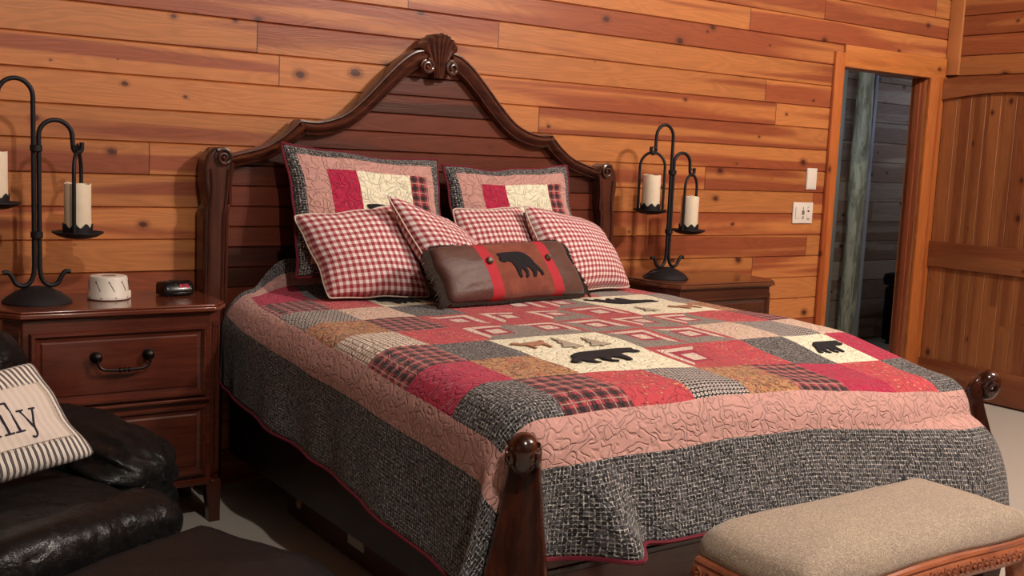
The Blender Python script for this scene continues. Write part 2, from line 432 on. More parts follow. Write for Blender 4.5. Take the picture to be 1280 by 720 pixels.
def f_gingham(s):
    def g(n, u, v, uv):
        a = n.math('GREATER_THAN', n.math('FRACT', n.math('MULTIPLY', u, s)), .5)
        b = n.math('GREATER_THAN', n.math('FRACT', n.math('MULTIPLY', v, s)), .5)
        both = n.math('MULTIPLY', a, b); one = n.math('ABSOLUTE', n.math('SUBTRACT', a, b))
        c = n.mix(n.math('MULTIPLY', one, .95), lin('#ece2dc'), lin('#c47e80')); c = n.mix(both, c, lin('#92303c'))
        return c, None
    return g
M['gingham'] = cloth('red_gingham', f_gingham(37.0), puff=.004, cell=9, quilted=False)
def f_stripe(n, u, v, uv):
    f = n.math('FRACT', n.math('MULTIPLY', u, 54))
    d = n.step(n.math('ABSOLUTE', n.math('SUBTRACT', f, .5)), .2, .26, 1, 0)
    th = n.step(n.math('ABSOLUTE', n.math('SUBTRACT', f, .5)), .03, .07, .7, 0)
    c = n.mix(d, lin('#e2d8ce'), lin('#3a3236')); return n.mix(th, c, lin('#8d8078')), None
M['ticking'] = cloth('striped_ticking', f_stripe, puff=.003, cell=9, quilted=False)
def f_muslin(n, u, v, uv):
    f = n.math('FRACT', n.math('MULTIPLY', u, 42)); d = n.step(n.math('ABSOLUTE', n.math('SUBTRACT', f, .5)), .2, .3, .35, 0)
    return n.mix(d, lin('#d6c6ba'), lin('#bdaca0')), n.noise(uv, 300, 2)
M['muslin'] = cloth('muslin_patch', f_muslin, puff=.002, cell=9, quilted=False)
def f_brownl(n, u, v, uv):
    a = n.noise(uv, 22, 4, .6, .3); return n.mix(n.step(a, .3, .75), lin('#50302a'), lin('#5e3a2e')), a
def f_suede(n, u, v, uv):
    a = n.noise(uv, 16, 4, .6, .5); return n.mix(n.step(a, .3, .75), lin('#74392a'), lin('#8a4a36')), a
M['brownleather'] = cloth('brown_leather', f_brownl, rough=.5, puff=.003, cell=6, quilted=False)
M['suede'] = cloth('brown_suede', f_suede, rough=.95, puff=.003, cell=6, quilted=False)

# ================================================================ SETTING
XR, XL, YB = 6.589, -2.4, -6.6
ZC = 4.9
DX0, DX1, DH = 5.512, 6.392, 2.10
def plank_wall(axis, a0, a1, pos, sign, pitch, z0, ztop, holes=(), thick=.14, g=.0075):
    """boards with a V groove; faces at pos, room side = sign; holes: list of (h0,h1,ztop)"""
    mb = MB(); k0 = math.floor((0-z0)/pitch)
    rows = []
    z = z0+k0*pitch
    while z < ztop: rows.append(z); z += pitch
    cuts = sorted({a0, a1, *[h for q in holes for h in q[:2]]})
    P = (lambda a, d, z: (a, pos+sign*d, z)) if axis == 'x' else (lambda a, d, z: (pos+sign*d, a, z))
    for z in rows:
        prof = [(z, -g*1.3), (z+g*.7, 0), (z+pitch-g*.6, 0), (z+pitch, -g*1.3)]
        for i in range(len(cuts)-1):
            s, e = cuts[i], cuts[i+1]
            lo = 0
            for h in holes:
                if s >= h[0]-1e-6 and e <= h[1]+1e-6: lo = h[2]
            for j in range(3):
                (za, da), (zb, db) = prof[j], prof[j+1]
                if zb <= max(lo, 0) or za >= ztop: continue
                if za < max(lo, 0):
                    m = max(lo, 0); da = lerp(da, db, (m-za)/(zb-za)); za = m
                mb.add([P(s, da, za), P(e, da, za), P(e, db, zb), P(s, db, zb)], [(0, 1, 2, 3)])
    # back faces
    for i in range(len(cuts)-1):
        s, e = cuts[i], cuts[i+1]; lo = 0
        for h in holes:
            if s >= h[0]-1e-6 and e <= h[1]+1e-6: lo = h[2]
        mb.add([P(s, -thick, lo), P(e, -thick, lo), P(e, -thick, ztop), P(s, -thick, ztop)], [(3, 2, 1, 0)])
    return mb
struct(plank_wall('x', XL, XR+.14, 0, -1, PITCH, Z0, ZC, [(DX0, DX1, DH)], thick=.11), 'wall_back', M['wall'], smooth=False, recalc=False)
struct(plank_wall('y', YB, -.001, XR, -1, PITCH, Z0+.02, ZC), 'wall_right', M['wall_side'], smooth=False, recalc=False)
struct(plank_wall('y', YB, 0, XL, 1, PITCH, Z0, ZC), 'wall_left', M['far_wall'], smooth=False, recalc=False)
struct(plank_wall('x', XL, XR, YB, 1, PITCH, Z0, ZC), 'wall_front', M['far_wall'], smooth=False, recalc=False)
struct(MB().box(XL-.2, 10.2, YB-.2, 3.2, -.1, 0), 'floor', M['carpet'], smooth=False)
struct(MB().box(XL-.2, XR+.2, YB-.2, .1, ZC, ZC+.1), 'ceiling', M['ceil'], smooth=False)
# corner board on the right wall and a thin bead
struct(MB().box(XR-.022, XR-.001, -.10, -.004, 2.13, ZC, .004), 'trim_1', M['corner'])
# door casing (left, head, right) and jamb
struct(MB().box(DX0-.088, DX0, -.022, -.001, 0, DH+.085, .004), 'trim_2', M['casing_v'])
struct(MB().box(DX0, XR-.03, -.020, -.001, DH, DH+.135, .004), 'trim_3', M['casing_h'])
struct(MB().box(DX1, XR-.012, -.024, -.001, 0, DH+.015, .004), 'trim_4', M['casing_v'])
jb = MB().box(DX1, DX1+.02, .0, .12, 0, DH, .002).box(DX1-.012, DX1, .045, .085, 0, DH-.01, .002)
struct(jb, 'trim_5', M['jamb'])
struct(MB().box(DX0-.02, DX0, 0, .12, 0, DH, .002), 'trim_6', M['jamb'])
struct(MB().box(DX0-.02, DX1+.02, 0, .12, DH, DH+.02, .002), 'trim_7', M['jamb'])
# hall beyond the doorway
HY = 1.5
struct(plank_wall('x', 6.0, 10.0, HY, -1, .17, .02, 2.5), 'wall_hall', M['hall'], smooth=False, recalc=False)
struct(plank_wall('y', .111, 3.0, 9.9, -1, .17, .02, 2.5), 'wall_hall_end', M['hall_side'], smooth=False, recalc=False)
struct(MB().box(5.0, 10, .115, 1.6, 2.28, 2.38), 'ceiling_hall', M['hall'], smooth=False)
struct(MB().box(XR+.14, 10, .0, .11, 0, 2.5), 'wall_hall_near', M['hall'], smooth=False)
# left plank panel with a pale upright board, standing proud of the hall wall
struct(MB().box(6.0, 7.13, HY-.14, HY-.006, 0, 2.27, .003), 'trim_8', M['hall_side'])
struct(MB().box(7.14, 7.235, HY-.19, HY-.006, 0, 2.27, .006), 'trim_9', flat('pale_board', '#a9a999', .6, 0, 20, .001))
struct(MB().box(7.685, 7.725, HY-.12, HY-.006, 0, 2.27, .004), 'light_rim_1', flat('window_light_rim', '#b9bcc6', .5, 0, 20, .001))  # bluish strip added to stand for the window light rimming the post
# peeled log post
lp = []; rng = random.Random(3)
prof = []
for i in range(40):
    z = 2.275*i/39; prof.append((.070+.004*math.sin(z*5)+rng.uniform(-.002, .002), z))
n = NT('peeled_log'); x = n.xyz(n.obj())
a = n.noise(n.vec(n.math('MULTIPLY', x[0], 24), n.math('MULTIPLY', x[1], 24), n.math('MULTIPLY', x[2], 4)), 1, 4, .65, .8)
LOG = n.out(n.mix(n.step(a, .4, .6), lin('#8a8672'), lin('#c2c0a8')), .5, n.bump(a, .006))
MB().lathe(prof, (7.44, 1.29, 0), 28, fn=None).build('log_post', LOG, None, recentre=True,
    label='pale peeled log post standing in the dark hall beyond the doorway', cat='post')
ot = thing('storage_ottoman', 'black padded chest low on the floor of the dark hall', 'ottoman', (8.35, 1.1, 0))
MB().box(7.95, 8.85, .92, 1.32, .03, .50, .03).build('body', M['black_plastic'], ot)
MB().box(7.93, 8.87, .90, 1.34, .50, .62, .05).build('cushion', M['leather'], ot)
for sx in (8.0, 8.78):
    for sy in (.95, 1.27): MB().lathe([(.02, 0), (.025, .035)], (sx, sy, 0), 12).build('foot', M['black_plastic'], ot)
rg = MB().box(7.0, 8.6, .35, .85, .001, .012, .004)
rg.build('hall_rug', M['rug'], None, recentre=True, label='dark grey rug on the hall floor seen through the doorway', cat='rug')

# plank door swung open against the right wall
dr = thing('door_1', None, None, (XR-.07, -.03, 0)); dr['kind'] = 'structure'
dy0, dy1, dx = -.027, -.93, XR-.062
def door_planks():
    mb = MB(); y = dy0; w = .104
    while y > dy1+.01:
        e = max(y-w, dy1); g = .004
        for (ya, xa, yb, xb) in ((y, g, y-g, 0), (y-g, 0, e+g, 0), (e+g, 0, e, g)):
            mb.add([(dx+.02+xa, ya, .012), (dx+.02+xb, yb, .012), (dx+.02+xb, yb, 2.1), (dx+.02+xa, ya, 2.1)], [(0, 1, 2, 3)])
        y = e
    mb.add([(dx+.05, dy0, .012), (dx+.05, dy1, .012), (dx+.05, dy1, 2.1), (dx+.05, dy0, 2.1)], [(0, 1, 2, 3)])
    return mb
door_planks().build('plank_panel', M['door_v'], dr, smooth=False)
# arched head rail
arch = []
for i in range(25):
    t = i/24; y = lerp(dy0, dy1, t); arch.append((y, 1.965+.040*math.sin(PI*min(1, max(0, t)))))
poly = [(p[0], p[1]) for p in arch]+[(dy1, 2.105), (dy0, 2.105)]
MB().prism(poly, dx, dx+.022, 'x').build('head_rail', M['door_h'], dr, bevel=.003)
MB().box(dx, dx+.022, dy1, dy0, .85, 1.022, .004).build('middle_rail', M['door_h'], dr)
MB().box(dx, dx+.022, dy1, dy0, .012, .222, .004).build('bottom_rail', M['door_h'], dr)

# wall plates
def wall_plate(name, label, x0, x1, z0, z1, marks):
    t = thing(name, label, 'switch plate', ((x0+x1)/2, -.001, z0))
    pl = MB().box(x0, x1, -.011, -.0015, z0, z1, .003)
    marks(t, pl)
    pl.build('plate', [M['white_plastic'], M['plate_line']], t)
    return t
def m_blank(t, pl):
    MB().box(5.255, 5.330, -.014, -.0105, 1.35, 1.465, .002).build('cover', M['white_plastic'], t)
def m_ctrl(t, pl):
    MB().box(5.172, 5.208, -.0145, -.0105, 1.165, 1.235, .002).build('rocker', M['white_plastic'], t)
    k = MB()
    k.box(5.17, 5.173, -.0118, -.0108, 1.165, 1.235)
    k.box(5.229, 5.252, -.0118, -.0108, 1.188, 1.216).box(5.237, 5.243, -.0118, -.0108, 1.22, 1.236).box(5.228, 5.25, -.0118, -.0108, 1.163, 1.168).box(5.237, 5.247, -.0118, -.0108, 1.17, 1.182)
    pl.merge(k)
    tr = MB().box(5.272, 5.292, -.0150, -.0105, 1.163, 1.235, .002)
    tr.merge(MB().box(5.280, 5.293, -.0160, -.0108, 1.161, 1.167).box(5.276, 5.287, -.016, -.0108, 1.233, 1.236))
    tr.build('slider_track', [M['white_plastic'], M['plate_line']], t)
    MB().box(5.275, 5.289, -.0175, -.0148, 1.206, 1.216, .001).build('slider_knob', M['handle'], t, label='dark slider knob')
wall_plate('switch_plate', 'narrow blank white plate on the pine wall, upper of the two by the doorway', 5.252, 5.342, 1.343, 1.473, m_blank)
wall_plate('switch_plate', 'square white switch plate with slider, lower of the two by the doorway', 5.150, 5.328, 1.136, 1.264, m_ctrl)

# ================================================================ BED
CX = 2.57
bed = thing('bed', 'dark carved wooden king bed with arched headboard against the pine wall', 'bed', (CX, -1.2, 0))
hy = -.055
# headboard panel outline (follows inside of rail)
out_pts = [(1.02, 1.405), (.95, 1.424), (.82, 1.463), (.735, 1.516), (.668, 1.579)]
up_pts = [(.668, 1.579), (.57, 1.578), (.457, 1.618), (.36, 1.70), (.262, 1.80), (.19, 1.868), (.125, 1.912), (.075, 1.925)]
lowc = catmull([(p[0], 0, p[1]) for p in out_pts], 8); upc = catmull([(p[0], 0, p[1]) for p in up_pts], 8)
top = [(p.x, p.z-.02) for p in lowc[:-1]]+[(p.x, p.z-.02) for p in upc]
left = [(CX-a, b) for a, b in top]; right = [(CX+a, b) for a, b in reversed(top)]
def panel_mesh():
    mb = MB(); pts = left+right; n0 = len(pts)
    # boards with grooves: horizontal strips clipped to outline
    def half(z):
        best = 0
        for i in range(len(top)-1):
            (a, za), (b, zb) = top[i], top[i+1]
            if min(za, zb) <= z <= max(za, zb) and za != zb: best = max(best, lerp(a, b, (z-za)/(zb-za)))
        if z <= top[0][1]: best = top[0][0]
        return best
    z = .44; p = .085
    z = .015+.085*5
    while z < 1.93:
        for (za, da, zb, db) in ((z, .009, z+.005, 0), (z+.005, 0, z+p-.004, 0), (z+p-.004, 0, z+p, .009)):
            st = 6 if zb-za > .02 else 1
            for k in range(st):
                z1, z2 = lerp(za, zb, k/st), lerp(za, zb, (k+1)/st)
                h1, h2 = half(z1), half(min(z2, 1.9))
                if h1 <= 0.03: continue
                d1, d2 = lerp(da, db, k/st), lerp(da, db, (k+1)/st)
                mb.add([(CX-h1, hy+d1, z1), (CX+h1, hy+d1, z1), (CX+h2, hy+d2, z2), (CX-h2, hy+d2, z2)], [(0, 1, 2, 3)])
        z += p
    back = [(CX-1.02, .44)]+left+right+[(CX+1.02, .44)]
    mb.add([(x, -.02, zz) for x, zz in back], [tuple(range(len(back)))])
    return mb
hb = panel_mesh().build('headboard', M['headboard'], bed, smooth=False, recalc=False)
PROF = [(-.5, -.03), (-.5, -.082), (-.44, -.094), (-.38, -.096), (-.34, -.086), (-.26, -.090), (-.05, -.112), (.12, -.116), (.26, -.104), (.32, -.092), (.38, -.100), (.46, -.099), (.5, -.088), (.5, -.03)]
def rail(pts, w0, w1, sgn, mb, ofs=.5):
    n = len(pts); path = []
    for i, p in enumerate(pts):
        t = (pts[min(i+1, n-1)]-pts[max(i-1, 0)]).normalized()
        nx, nz = t.z, -t.x       # outward-ish normal
        if nz < 0: nx, nz = -nx, -nz
        w = lerp(w0, w1, i/(n-1))
        o = Vector((CX+sgn*(p.x-nx*w*ofs), 0, p.z-nz*w*ofs))
        path.append((o, Vector((sgn*nx*w, 0, nz*w)), Vector((0, 1, 0))))
    mb.sweep(path, [(a, b) for a, b in PROF])
for sg in (-1, 1):
    mb = MB(); rail(lowc, .050, .066, sg, mb); mb.build('lower_rail', M['mahog'], hb, label=None)
    mb = MB(); rail(upc, .062, .082, sg, mb); mb.build('arched_rail', M['mahog'], hb)
def volute(mb, cx, cz, R, y, sgn, turns=1.6, start=0, r0=.011):
    pts = []; rs = []; N = 48
    for i in range(N):
        t = i/(N-1); a = start+sgn*t*turns*2*PI; r = R*(1-t*.86)
        pts.append((cx+r*math.cos(a), y-.010*t, cz+r*math.sin(a))); rs.append(r0*(1-.55*t))
    mb.tube(pts, rs, 8)
    mb.lathe([(R*1.0, 0), (R*.98, .012), (R*.75, .014), (R*.35, .010), (R*.15, .02), (.001, .022)], (cx, y+.014, cz), 28, 'y')
for sg in (-1, 1):
    mb = MB(); volute(mb, CX+sg*.066, 1.848, .033, -.112, sg, 1.7, PI/2, .010)
    mb.build('crest_scroll', M['mahog'], hb)
# shell crest
mb = MB(); NT_, NR_ = 64, 20; vs = []
for j in range(NR_+1):
    r = j/NR_
    for i in range(NT_+1):
        th = -1+2*i/NT_
        lob = abs(math.cos(th*PI*3.5)); w = .024+.080*r**1.25
        x = CX+th*w*(1-.10*r*abs(th)); z = 1.800+.198*r*(1-.33*th*th*r)*(1+.035*r*(lob-.5))
        y = -.098-.030*(1-th*th)*(.5+.5*r)-.012*lob*(.3+.7*r)-.012*ss(.75, 1, r)
        if j == NR_: y += .03
        vs.append((x, y, z))
W = NT_+1
fs = [(j*W+i, j*W+i+1, (j+1)*W+i+1, (j+1)*W+i) for j in range(NR_) for i in range(NT_)]
mb.add(vs, fs)
vb = [(v[0], -.03, v[2]) for v in vs]
rim = list(range(W))+[j*W+NT_ for j in range(1, NR_+1)]+[NR_*W+i for i in range(NT_-1, -1, -1)]+[j*W for j in range(NR_-1, 0, -1)]
o0 = len(mb.v); mb.add([vb[k] for k in rim], [tuple(range(len(rim)))])
for k in range(len(rim)):
    a, b = rim[k], rim[(k+1) % len(rim)]; mb.f.append((a, b, o0+(k+1) % len(rim), o0+k)); mb.mi.append(0)
mb.build('shell_crest', M['mahog'], hb)
# posts with side scrolls
for sg in (-1, 1):
    outer = [(1.085, 0), (1.085, 1.15), (1.086, 1.19), (1.070, 1.215), (1.076, 1.26), (1.085, 1.31), (1.084, 1.37), (1.075, 1.41), (1.045, 1.446), (1.01, 1.448), (.975, 1.43)]
    inner = [(.962, 1.40), (.966, 1.36), (.975, 1.30), (.972, 1.24), (.985, 1.19), (.990, 1.14), (.998, 0)]
    poly = [(CX+sg*a, b) for a, b in outer+inner]
    mb = MB().prism(poly, -.02, -.115)
    p_ = mb.build('head_post', M['mahog_v'], hb, bevel=.012)
    # raised bead lines that follow the post
    mb = MB()
    for pts, r in (([(1.062, .55), (1.062, 1.14), (1.058, 1.20), (1.052, 1.28), (1.058, 1.36)], .006), ([(1.008, .55), (1.004, 1.12), (.997, 1.20), (.990, 1.28), (.985, 1.36)], .006), ([(.992, .55), (.990, 1.14), (.978, 1.22), (.978, 1.30), (.968, 1.385)], .007)):
        c = catmull([(CX+sg*a, -.117, b) for a, b in pts], 6); mb.tube(c, r, 6)
    volute(mb, CX+sg*1.008, 1.407, .036, -.122, sg, 1.7, PI*.75 if sg < 0 else PI*.25, .010)
    mb.build('scroll_moulding', M['mahog_v'], hb)
# side rails, footboard, slats
for sg in (-1, 1):
    MB().box(CX+sg*.93-.02, CX+sg*.93+.02, -2.19, -.06, .16, .44, .006).build('side_rail', M['rail'], bed)
fb = MB().box(CX-.97, CX+.97, -2.225, -2.19, .10, .435, .004)
fb = fb.build('footboard', M['footb'], bed)
MB().box(CX-.97, CX+.97, -2.245, -2.18, .430, .450, .008).build('cap_moulding', M['post'], fb)
MB().box(CX-.90, CX+.90, -2.233, -2.222, .17, .19, .004).box(CX-.90, CX+.90, -2.233, -2.222, .36, .38, .004).build('panel_bead', M['post'], fb)
MB().box(CX-.91, CX+.91, -2.185, -.08, .30, .36).build('slat_deck', M['rail'], bed)
# scrolled foot posts
def foot_post(px, py, th):
    Rz = Matrix.Translation((px, py, 0)) @ Matrix.Rotation(th, 4, 'Z') @ Matrix.Translation((-px, -py, 0))
    def turn(mb): mb.v = [Rz @ v for v in mb.v]; return mb
    # stem: swept rounded rectangle in the y-z plane
    path_yz = [(-.085, 0), (-.095, .10), (-.092, .25), (-.068, .40), (-.025, .55), (.004, .655), (.008, .700), (.000, .730), (-.016, .750)]
    widths = [.160, .178, .185, .168, .116, .084, .078, .066, .040]
    thick = [.075, .080, .085, .085, .075, .066, .060, .050, .030]
    P = catmull([(0, a, b) for a, b in path_yz], 6); m = len(P); path = []
    sec = []
    for k in range(28):
        a = 2*PI*k/28; ca, sa = math.cos(a), math.sin(a)
        x = math.copysign(abs(ca)**.45, ca)*.5; y = math.copysign(abs(sa)**.45, sa)*.5
        if sa < 0: y += .34*(1-abs(2*x)**2.2)     # hollow on the outer face between two raised edges
        sec.append((x, y))
    for i, p in enumerate(P):
        t = (P[min(i+1, m-1)]-P[max(i-1, 0)]).normalized(); u = i/(m-1)*(len(widths)-1)
        k = min(int(u), len(widths)-2); w = lerp(widths[k], widths[k+1], u-k); th = lerp(thick[k], thick[k+1], u-k)
        nB = Vector((0, t.z, -t.y))
        path.append((Vector((px, py+p.y, p.z)), Vector((w, 0, 0)), nB*th))
    mb = turn(MB().sweep(path, sec))
    fp = mb.build('foot_post', M['post'], bed)
    # rolled scroll at the top: two spiral ears with a ball rising between them
    mb = MB()
    mb.lathe([(.010, -.034), (.026, -.033), (.031, -.028), (.032, 0), (.031, .028), (.026, .033), (.010, .034)], (px, py-.040, .722), 24, 'x')
    for s2 in (-1, 1):
        pts = []; rs = []
        for i in range(36):
            t = i/35; a = PI*.5+t*1.5*2*PI; r = .030*(1-t*.85)
            pts.append((px+s2*(.036+.003*t), py-.040-r*math.cos(a), .722+r*math.sin(a))); rs.append(.008*(1-.4*t))
        mb.tube(pts, rs, 8)
    turn(mb).build('top_scroll', M['post'], fp)
    bm = bmesh.new(); bmesh.ops.create_uvsphere(bm, u_segments=28, v_segments=18, radius=.041)
    for v in bm.verts: v.co = Vector((v.co.x*.98, v.co.y*1.1, v.co.z*(1.05 if v.co.z > 0 else 1.7)))
    turn(MB().bm(bm, Matrix.Translation((px, py-.034, .737)))).build('scroll_ball', M['post'], fp)
foot_post(1.580, -2.252, -PI/4)
foot_post(3.590, -2.245, PI/4)
# mattress
mt = MB().box(CX-.94, CX+.90, -2.13, -.10, .361, .725, .07)
mt.build('mattress', M['mattress'], None, recentre=True, label='thick mattress under the patchwork quilt', cat='mattress')

# ---------------------------------------------------------------- quilt
QXL, QXR, QYF, QR = 1.652, 3.490, -2.135, .13
def top_z(x, y):
    z = .846+.006*math.sin(PI*(x-1.6)/2.0)*ss(-2.2, -1.4, y)
    z -= lerp(.006, .026, ss(1.8, 2.6, x))*ss(-1.4, -2.15, y)
    z -= .072*ss(2.2, 3.5, x)*ss(-1.6, -2.2, y)
    z += .030*ss(2.6, 3.5, x)*ss(-1.7, -.9, y)*0
    z += .006*noise.noise(Vector((x*5, y*5, 0)))
    return z
def headrise(x, V):
    # quilt climbing against the headboard
    k = ss(1.56, 1.86, x)
    y = interp([-.385, -.12, .01, .12], [-.375, -.170, -.138, -.120], V) if V > -.385 else V+.01*ss(-.6, -.385, V)
    dz = interp([-.385, -.12, .01, .12], [0, .032, .082, .140], V) if V > -.385 else 0
    y -= .14*(1-k)*ss(-.60, -.12, V)*(1-ss(2.6, 3.4, x))
    return y, dz*k
def quilt(U, V, off=0.0):
    U += .070*(V+1.98)*max(0, min(1, 1-(U-1.55)/1.6))
    if U < 1.45: U -= .03*ss(-1.2, -2.1, V)*ss(1.35, 1.15, U)
    V -= .028*ss(2.75, 1.9, U)*ss(-2.0, -2.2, V)
    V -= .030*ss(2.6, 3.6, U)*ss(-2.0, -2.2, V)
    du = max(QXL-U, U-QXR, 0.0); sx = -1 if U < QXL else 1
    dv = max(QYF-V, 0.0)
    bx = min(max(U, QXL), QXR); bV = max(V, QYF)
    by, dz = headrise(bx, bV)
    z0 = top_z(bx, by)
    if du == 0 and dv == 0: 
        return Vector((bx, by, z0+dz+off))
    pw = 2.15 if sx < 0 else 3.2
    d = (du**pw+dv**pw)**(1/pw)
    ang = math.atan2(dv, du)       # 0 = side, pi/2 = foot
    cx, sy = math.cos(ang)*sx, -math.sin(ang)
    if du > 0 and dv > 0:
        fl = lerp(.04, .0, ss(.5, .9, ang)) if sx < 0 else lerp(.9, 1.83, ss(.1, .9, ang))
        if sx < 0:
            fl += .38*math.exp(-((ang-.38)/.18)**2)
        else:
            fl += 0.0
    elif dv > 0:
        fl = .33+.05*math.sin(U*5.2+1)*ss(3.5, 3.2, U)+1.5*ss(3.0, 3.5, U)
        fl *= ss(1.63, 1.90, U)
    else:
        fl = .02 if sx < 0 else lerp(.06, .30, ss(-1.6, -2.13, V))
        if sx < 0: fl += .05*math.sin(V*7)*ss(-.25, -.6, V)*0.4+.10*math.exp(-((V+.35)/.10)**2)*0
    # rounding then hang
    L = QR*PI/2
    if d < L:
        h = QR*math.sin(d/QR); dn = QR*(1-math.cos(d/QR))
        nrm = Vector((cx*math.sin(d/QR), sy*math.sin(d/QR), math.cos(d/QR)))
    else:
        e = d-L; c = 1/math.sqrt(1+min(fl, .45)**2)
        ks = 8.0*ss(3.0, 3.5, U) if (dv > 0 and U > 3) else 0.0
        h = QR+fl*e*c/(1+ks*e); dn = QR+e*c
        nrm = Vector((cx, sy, min(fl, .45))).normalized()
        w = ss(0, .3, e)
        amp = .010 if dv == 0 else .008
        ph = (V if dv == 0 else U)*9
        if dv > 0 and U < 2.4:
            cu = U-.22*e
            h += w*(.085*math.exp(-((cu-1.775)/.060)**2)-.025*math.exp(-((cu-1.885)/.04)**2))*ss(1.63, 1.70, U)
        h += amp*w*noise.noise(Vector((ph*.6, e*1.5, 3+sx)))*1.6
    p = Vector((bx+cx*h, by+sy*h, z0+dz*(1-ss(0, .2, du))-dn))
    return p+nrm*off
Ub = [1.085, 1.370, 1.490]+[1.735+.235*k for k in range(9)]+[3.76, 3.87, 4.02]
Vb = [.12, .01, -.12]+[-.385-.265*k for k in range(7)]+[-2.215, -2.345, -2.59]
GRID = ["WPFDYPMFWP", "MYCCLFWCMW", "PWCCLLKDKP", "GFLLLLLFPW", "YPLLLLCCYF", "DKWFLLCCDM", "PFCWLFLDFP", "MWPKFDWPPM"]
def cellmat(i, j):
    # i: column interval in Ub, j: row interval in Vb from the head
    ni, nj = len(Ub)-1, len(Vb)-1
    if i == 0 or i == ni-1 or j == 0 or j == nj-1: return 'W'
    if i == 1 or i == ni-2 or j == 1 or j == nj-2: return 'p'
    return GRID[7-(j-2)][i-2]
us = []; uc = []
for i in range(len(Ub)-1):
    m = max(4, round((Ub[i+1]-Ub[i])/.018))
    for k in range(m): us.append(lerp(Ub[i], Ub[i+1], k/m)); uc.append(i)
us.append(Ub[-1])
vsr = []; vc = []
for j in range(len(Vb)-1):
    m = max(4, round(abs(Vb[j+1]-Vb[j])/.018))
    for k in range(m): vsr.append(lerp(Vb[j], Vb[j+1], k/m)); vc.append(j)
vsr.append(Vb[-1])
mb = MB(); vs = []; uvs = []
for V in vsr:
    for U in us:
        V2 = V-(.085*ss(2.2, 3.6, U)*ss(-2.36, -2.59, V))
        vs.append(quilt(U, V2)); uvs.append((U, V))
W = len(us); fs = []; mi = []
for j in range(len(vsr)-1):
    for i in range(W-1):
        fs.append((j*W+i, (j+1)*W+i, (j+1)*W+i+1, j*W+i+1)); mi.append(QK.index(cellmat(uc[i], vc[j])))
mb.add(vs, fs, mi, uvs)
q = mb.build('quilt', [QM[k] for k in QK], None, recalc=False, angle=180,
             label='patchwork bear quilt with pink and grey borders covering the bed', cat='quilt')
base_of[q] = Vector((0, 0, 0))
so = q.modifiers.new('Solidify', 'SOLIDIFY'); so.thickness = .010; so.offset = -1
# maroon binding on the hem
mb = MB()
hem = [quilt(Ub[0], v) for v in vsr]+[quilt(u, vsr[-1]-.085*ss(2.2, 3.6, u)) for u in us]+[quilt(Ub[-1], v-.085*ss(-2.36, -2.59, v)) for v in reversed(vsr)]
mb.tube(hem, .0065, 6).build('binding', M['piping_m'], q, label='maroon binding')

# appliqued pieces on the quilt: polygon filled with a fine grid then laid on the cloth
BEAR = [(528,165),(545,160),(560,160),(600,157),(660,155),(760,157),(800,170),(840,205),(860,250),(890,290),(912,320),(910,345),(880,348),(885,325),(850,295),(845,330),(825,355),(798,355),(808,325),(790,285),(755,275),(765,310),(750,350),(725,360),(715,348),(735,330),(720,295),(705,285),(685,320),(682,355),(660,357),(650,320),(648,270),(635,240),(600,228),(560,237),(530,225),(528,205),(540,190)]
bx0, bx1 = 528, 912; by0, by1 = 155, 360
BEARN = [((x-bx0)/(bx1-bx0), 1-(y-by0)/(by1-by0)) for x, y in BEAR]
TREE = [(.5, 1), (.62, .72), (.56, .72), (.75, .45), (.64, .45), (.95, .12), (.56, .12), (.56, 0), (.44, 0), (.44, .12), (.05, .12), (.36, .45), (.25, .45), (.44, .72), (.38, .72)]
DEER = [(0, .62), (.10, .72), (.2, .70), (.28, .58), (.75, .60), (.95, .7), (1, .6), (.88, .45), (.85, 0), (.78, 0), (.76, .30), (.42, .30), (.40, 0), (.33, 0), (.3, .36), (.18, .45), (.12, .55)]
def inpoly(P, x, y):
    c = False; n = len(P); j = n-1
    for i in range(n):
        if (P[i][1] > y) != (P[j][1] > y) and x < (P[j][0]-P[i][0])*(y-P[i][1])/(P[j][1]-P[i][1])+P[i][0]: c = not c
        j = i
    return c
def applique(poly, fmap, name, mat, parent, uvs=None, cuts=4, **tg):
    bm = bmesh.new()
    f = bm.faces.new([bm.verts.new((x, y, 0)) for x, y in poly])
    bmesh.ops.triangulate(bm, faces=[f])
    for _ in range(3):
        bmesh.ops.subdivide_edges(bm, edges=[e for e in bm.edges if e.calc_length() > .08], cuts=1)
        bmesh.ops.triangulate(bm, faces=bm.faces[:])
    bm.verts.ensure_lookup_table()
    flat_ = [v.co.copy() for v in bm.verts]; faces = [[l.vert.index for l in f.loops] for f in bm.faces]; bm.free()
    mb = MB(); top_ = [fmap(p.x, p.y) for p in flat_]
    mb.add(top_, faces)
    o = mb.build(name, mat, parent, recalc=False, angle=180, **tg)
    s = o.modifiers.new('Solidify', 'SOLIDIFY'); s.thickness = .003; s.offset = 0
    return o
def onquilt(u0, v0, w, h, flip=False, rot=0):
    u0 = 1.735+(u0-1.80)*.992; v0 = -1.975+(v0+1.90)*.981
    def f(x, y):
        if flip: x, y = 1-x, 1-y
        return quilt(u0+x*w, v0+y*h, .004)
    return f
applique([(1-x, y) for x, y in reversed(BEARN)], onquilt(2.095, -1.80, .35, .16), 'bear_applique', M['bearblack'], q, label='large black bear')
applique(TREE, onquilt(2.21, -1.58, .10, .16), 'tree_applique', M['tanfelt'], q, label='taupe tree')
applique(TREE, onquilt(2.33, -1.58, .10, .14), 'tree_applique', M['tanfelt'], q, label='taupe tree')
applique(DEER, onquilt(2.06, -1.55, .14, .14), 'deer_applique', M['rustfelt'], q, label='rust deer')
applique(BEARN, onquilt(3.02, -.80, .33, .16, True), 'bear_applique', M['bearblack'], q, label='black bear nearest the right pillow')
